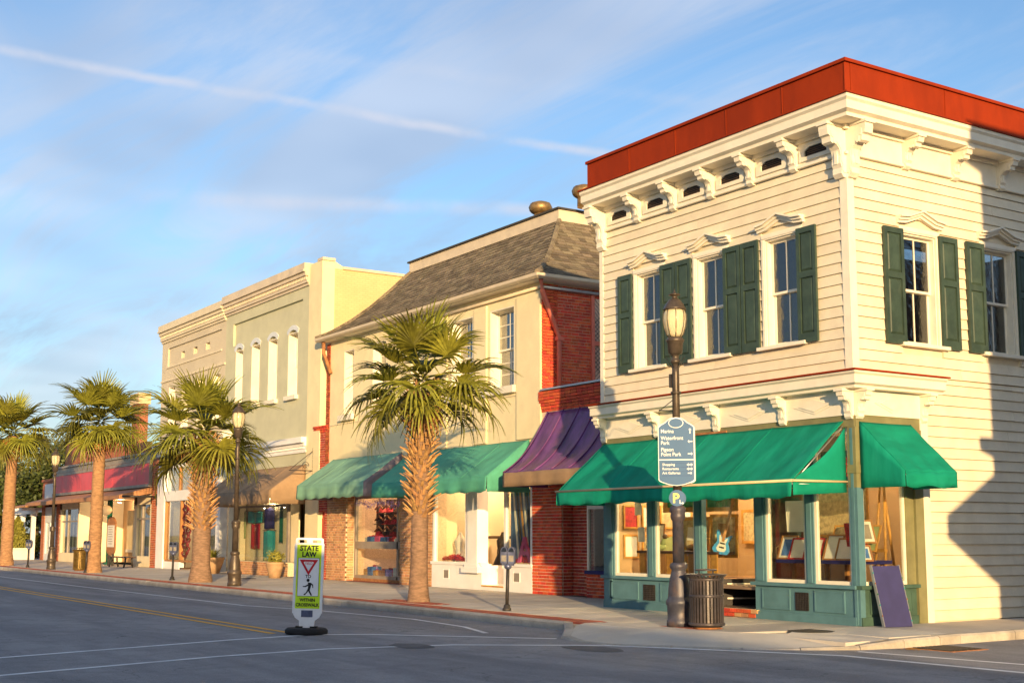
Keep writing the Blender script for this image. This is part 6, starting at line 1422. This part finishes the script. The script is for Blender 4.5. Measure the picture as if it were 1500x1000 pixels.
for k in range(2600):
    z = rn.random(); r_ = .75 * (1 - z) ** .6 * math.sqrt(rn.random()); a = rn.uniform(0, 6.28); c = Vector((-67.3 + r_ * math.cos(a), 1.2 + r_ * math.sin(a), .55 + 1.9 * z)); d = Vector((rn.gauss(0, 1), rn.gauss(0, 1), rn.gauss(0, 1) + .6)).normalized() * .16; n_ = d.cross(Vector((1, .3, .2))).normalized() * .05
    sh_.face([sh_.pt(c), sh_.pt(c + d * .5 + n_), sh_.pt(c + d), sh_.pt(c + d * .5 - n_)])
st_ = thing('conical_shrub', 'yellow-green conical shrub in a white planter before the pergola', 'shrub', (-67.3, 1.2, 0)); sh_.build('foliage', 'leaf_pot', st_, kind='stuff'); MB().tube([(-67.3, 1.2, 0.1), (-67.3, 1.2, 2.0)], .04, 6).build('stem', 'bark', st_)
tag(MB().box(-68.2, -66.4, .75, 1.65, 0, .62).box(-68.28, -66.32, .68, 1.72, .621, .70).build('planter_box', 'interior_white', None), 'white panelled planter box under the conical shrub', 'planter')

# ------------------------------------------------------------------ palms
def frond_mesh(name, mat, nl, Rr, Lp, droop, fold, seed, spread=150, wid=.026):
    rn = random.Random(seed); mb = MB()
    pts = [(0, 0, 0), (Lp * .5, 0, .05 * Lp), (Lp, 0, .02 * Lp)]; mb.tube(pts, [.026, .018, .013], 5)
    for k in range(nl):
        th = R(-spread + 2 * spread * (k + .5) / nl) + rn.uniform(-.03, .03); rad = Rr * (1 - .32 * (abs(th) / R(spread)) ** 1.5) * rn.uniform(.88, 1.08)
        b0 = Vector((Lp + .22 * math.cos(th * .4) * (1 - abs(th) / R(spread)) - .03, 0, 0)); lift = fold * abs(math.sin(th))
        d = Vector((math.cos(th), math.sin(th), lift)).normalized(); side_ = Vector((-math.sin(th), math.cos(th), 0)); I = []
        dr_ = droop * rn.uniform(.7, 1.35); tw = rn.uniform(-.3, .3)
        for q in (0, .16, .34, .52, .7, .86, 1.0):
            w = wid * (.35 + 2.2 * q if q < .34 else 1.1 * (1.02 - q) ** .6 + .05)
            c = b0 + d * rad * q * (1 - .10 * dr_ * q) + Vector((0, 0, -dr_ * rad * max(0, q - .25) ** 1.9)) + Vector((0, 0, .08 * rad * math.sin(q * 2.5)))
            up = Vector((0, 0, 1)) * (.35 + tw * q) * (1 if k % 2 else -1); s_ = (side_ + up).normalized() * w
            I.append((mb.pt(c + s_), mb.pt(c - s_)))
        for (i1, i2), (j1, j2) in zip(I, I[1:]): mb.face([i1, i2, j2, j1])
    return mb.mesh(name, mat)
FR_UP = [frond_mesh('frond_up', 'palm_young', 28, .98, .5, .16, .42, 100 + k, 95, .032) for k in range(3)]
FR_MID = [frond_mesh('frond_mid', 'palm_green', 34, 1.08, .80, .42, .42, 200 + k, 125, .034) for k in range(4)]
FR_LOW = [frond_mesh('frond_low', 'palm_green', 34, 1.08, .86, .70, .30, 300 + k, 130, .034) for k in range(4)]
FR_DRY = [frond_mesh('frond_dry', 'palm_dry', 24, .72, .5, 1.0, .0, 400 + k, 120, .03) for k in range(3)]
def palm(loc, h, R0, label, boots=True, scale=1.0, n_f=48, seed=1, lean=(0, 0), low=True, z_boot=.5, shag=14):
    t = local(thing('palm_tree', label, 'palm tree', loc, 'palms along the kerb')); rn = random.Random(seed)
    tr = MB(); n_ = 22; zz = [0, .06, .15, .35, .6] + [h * k / 16 for k in range(3, 17)]; zz = sorted(z for z in zz if z <= h); rows = []
    def rad(z): return R0 * (1.28 - .28 * min(1, z / .5)) * (1 - .16 * z / h) * (1 + .03 * math.sin(z * 9 + seed))
    def ctr(z): return Vector((lean[0] * (z / h) ** 1.3, lean[1] * (z / h) ** 1.3, z))
    for z in zz:
        rows.append([tr.pt(ctr(z) + Vector((math.cos(2 * math.pi * k / n_), math.sin(2 * math.pi * k / n_), 0)) * rad(z) * (1 + rn.uniform(-.02, .02))) for k in range(n_)])
    for a, b in zip(rows, rows[1:]):
        for k in range(n_): tr.face([a[k], a[(k + 1) % n_], b[(k + 1) % n_], b[k]], True)
    tr.face(rows[-1]); tr.build('trunk', 'palm_trunk' if boots else 'palm_trunk_smooth', t)
    top = ctr(h)
    if boots:
        bm_ = MB(); L_ = .34
        bm_.hexa([(-.05, -.02, 0), (.05, -.02, 0), (.045, .03, 0), (-.045, .03, 0), (-.032, .06, L_ * .6), (.032, .06, L_ * .6), (.028, .095, L_ * .6), (-.028, .095, L_ * .6)])
        for s_ in (-1, 1): bm_.hexa([(s_ * .003, .062, L_ * .6), (s_ * .032, .062, L_ * .6), (s_ * .028, .094, L_ * .6), (s_ * .003, .094, L_ * .6), (s_ * .03, .14, L_), (s_ * .045, .14, L_), (s_ * .043, .155, L_), (s_ * .03, .155, L_)])
        me = bm_.mesh('boot', 'palm_boot'); nb = 200; z0 = h * z_boot
        for k in range(nb):
            z = z0 + (h + .1 - z0) * k / nb; a = k * 2.39996 + rn.uniform(-.08, .08); c = ctr(z); r_ = rad(min(z, h)) * .97 + .06 * (z - z0) / (h - z0)
            o = bpy.data.objects.new('leaf_boot', me); COL.objects.link(o); o.parent = t; o.location = c + Vector((math.cos(a) * r_, math.sin(a) * r_, 0)); o.rotation_euler = (rn.uniform(-.62, -.22), rn.uniform(-.45, .45), a - math.pi / 2); s_ = rn.uniform(.62, .95); o.scale = (s_ * 1.25, s_, s_)
    for k in range(n_f):
        f = (k + .5) / n_f; a = k * 2.39996 + rn.uniform(-.25, .25); el = R(74 - 120 * f ** .75) + rn.uniform(-.16, .16)
        src = FR_UP if f < .16 else (FR_MID if f < .55 else FR_LOW); o = bpy.data.objects.new('frond', src[k % len(src)]); COL.objects.link(o); o.parent = t
        o.location = top + Vector((math.cos(a) * .08, math.sin(a) * .08, .10 + .38 * (1 - f))); o.rotation_euler = (rn.uniform(-.35, .35), -el, a); s_ = scale * rn.uniform(.88, 1.08); o.scale = (s_, s_, s_)
    for k in range(shag):
        a = k * 2.39996 + 1; o = bpy.data.objects.new('dry_frond', FR_DRY[k % 3]); COL.objects.link(o); o.parent = t; o.location = top + Vector((math.cos(a) * .1, math.sin(a) * .1, -.05)); o.rotation_euler = (rn.uniform(-.4, .4), -R(rn.uniform(-80, -25)), a); s_ = scale * rn.uniform(.45, .8); o.scale = (s_, s_, s_)
    return t
palm((-10.85, -2.3, 0), 4.75, .205, 'nearest palm, rough-booted trunk, before the green awnings', True, 1.02, 29, 3, (.10, .0), True, .40, 8)
palm((-25.1, -2.3, 0), 4.55, .30, 'second palm with stubby booted trunk before the wreath window', True, 1.22, 29, 6, (0, 0), True, .36, 10)
palm((-37.4, -2.3, 0), 5.75, .26, 'tall smooth-trunked palm before the red sign band', False, 1.14, 33, 8, (.25, 0), True, .9, 22)
palm((-51.9, -2.6, 0), 6.3, .30, 'smooth-trunked palm at the far end of the street', False, 1.20, 30, 12, (.3, 0), True, .9, 22)

# ------------------------------------------------------------------ broad-leaved trees at the end of the row
def tree(loc, h, rx, rzz, label, leaf, seed, nl=9000):
    rn = random.Random(seed); t = local(thing('broadleaf_tree', label, 'tree', loc, 'trees at the end of the row'))
    tr = MB(); tr.tube([(0, 0, -.1), (.05, 0, h * .25), (.1, .1, h * .5), (0, 0, h * .8)], [.32, .26, .18, .06], 9); cl_ = []
    for k in range(9):
        a = k * 2.4; z = h * (.22 + .06 * k); e_ = Vector((math.cos(a) * rx * .75, math.sin(a) * rx * .75, z + h * .18)); tr.tube([(.05, 0, z), tuple(Vector((.05, 0, z)).lerp(e_, .5) + Vector((0, 0, .1))), tuple(e_)], [.11, .07, .03], 6); cl_.append(e_)
    tr.build('trunk', 'bark', t)
    for k in range(46):
        q = Vector((rn.gauss(0, 1), rn.gauss(0, 1), rn.gauss(0, 1))).normalized() * rn.random() ** .45; cl_.append(Vector((q.x * rx, q.y * rx, h * .58 + q.z * rzz)))
    mb = MB()
    for k in range(nl):
        c = rn.choice(cl_) + Vector((rn.gauss(0, .42), rn.gauss(0, .42), rn.gauss(0, .30))); d = Vector((rn.gauss(0, 1), rn.gauss(0, 1), rn.gauss(0, .7))).normalized() * rn.uniform(.18, .34); n_ = d.cross(Vector((rn.gauss(0, 1), rn.gauss(0, 1), rn.gauss(0, 1)))).normalized() * rn.uniform(.06, .11)
        mb.face([mb.pt(c), mb.pt(c + d * .5 + n_), mb.pt(c + d), mb.pt(c + d * .5 - n_)])
    mb.build('crown', leaf, t)
tree((-76, 4.2, 0), 7.5, 3.0, 3.2, 'dark glossy broad-leaved tree behind the white pergola', 'leaf_dark', 1); tree((-84, 7.5, 0), 9.5, 3.6, 3.8, 'taller olive-green tree rising over the end shop', 'leaf_mid', 2)
tree((-83, 2.0, 0), 6.8, 3.0, 3.0, 'olive-green tree behind the farthest palm', 'leaf_mid', 3); tree((-92, 3, 0), 8.5, 4.2, 3.8, 'dark tree closing the street at the left edge', 'leaf_dark', 4); tree((-74, 8.5, 0), 7.5, 3.0, 3.0, 'dark tree just behind the end shop roof', 'leaf_dark', 5)
hd = MB(); rn = random.Random(9)
for k in range(9000):
    c = Vector((-81 + 7 * rn.random(), 1.4 + 3.0 * rn.random(), 1.5 * rn.random() ** .7)); d = Vector((rn.gauss(0, 1), rn.gauss(0, 1), rn.gauss(0, 1))).normalized() * .24; n_ = d.cross(Vector((.3, 1, .2))).normalized() * .09
    hd.face([hd.pt(c), hd.pt(c + d * .5 + n_), hd.pt(c + d), hd.pt(c + d * .5 - n_)])
hdg = thing('hedge', 'low clipped green hedge left of the pergola', 'hedge', (-77.5, 2.9, 0)); hd.build('foliage', 'leaf_mid', hdg, kind='stuff')
# leaf litter in the gutter
lf = MB(); rn = random.Random(15)
for k in range(260):
    x = rn.choice((rn.uniform(-40, -3), rn.uniform(.8, 2.3))); y = -3.55 - abs(rn.gauss(0, .15)) if x < 0 else rn.uniform(-1.6, -1.0) ; a = rn.uniform(0, 6.28); s_ = rn.uniform(.015, .04)
    if x > 0: x = 2.1 + abs(rn.gauss(0, .15))
    lf.face([lf.pt((x + s_ * math.cos(a), y + s_ * math.sin(a), ZR + .008)), lf.pt((x - .4 * s_ * math.sin(a), y + .4 * s_ * math.cos(a), ZR + .014)), lf.pt((x - s_ * math.cos(a), y - s_ * math.sin(a), ZR + .008)), lf.pt((x + .4 * s_ * math.sin(a), y - .4 * s_ * math.cos(a), ZR + .01))])
o = lf.build('leaf_litter', 'palm_dry', None, kind='stuff'); o['label'] = 'dry brown leaves along the gutter'; o['category'] = 'leaves'
bpy.context.view_layer.update()
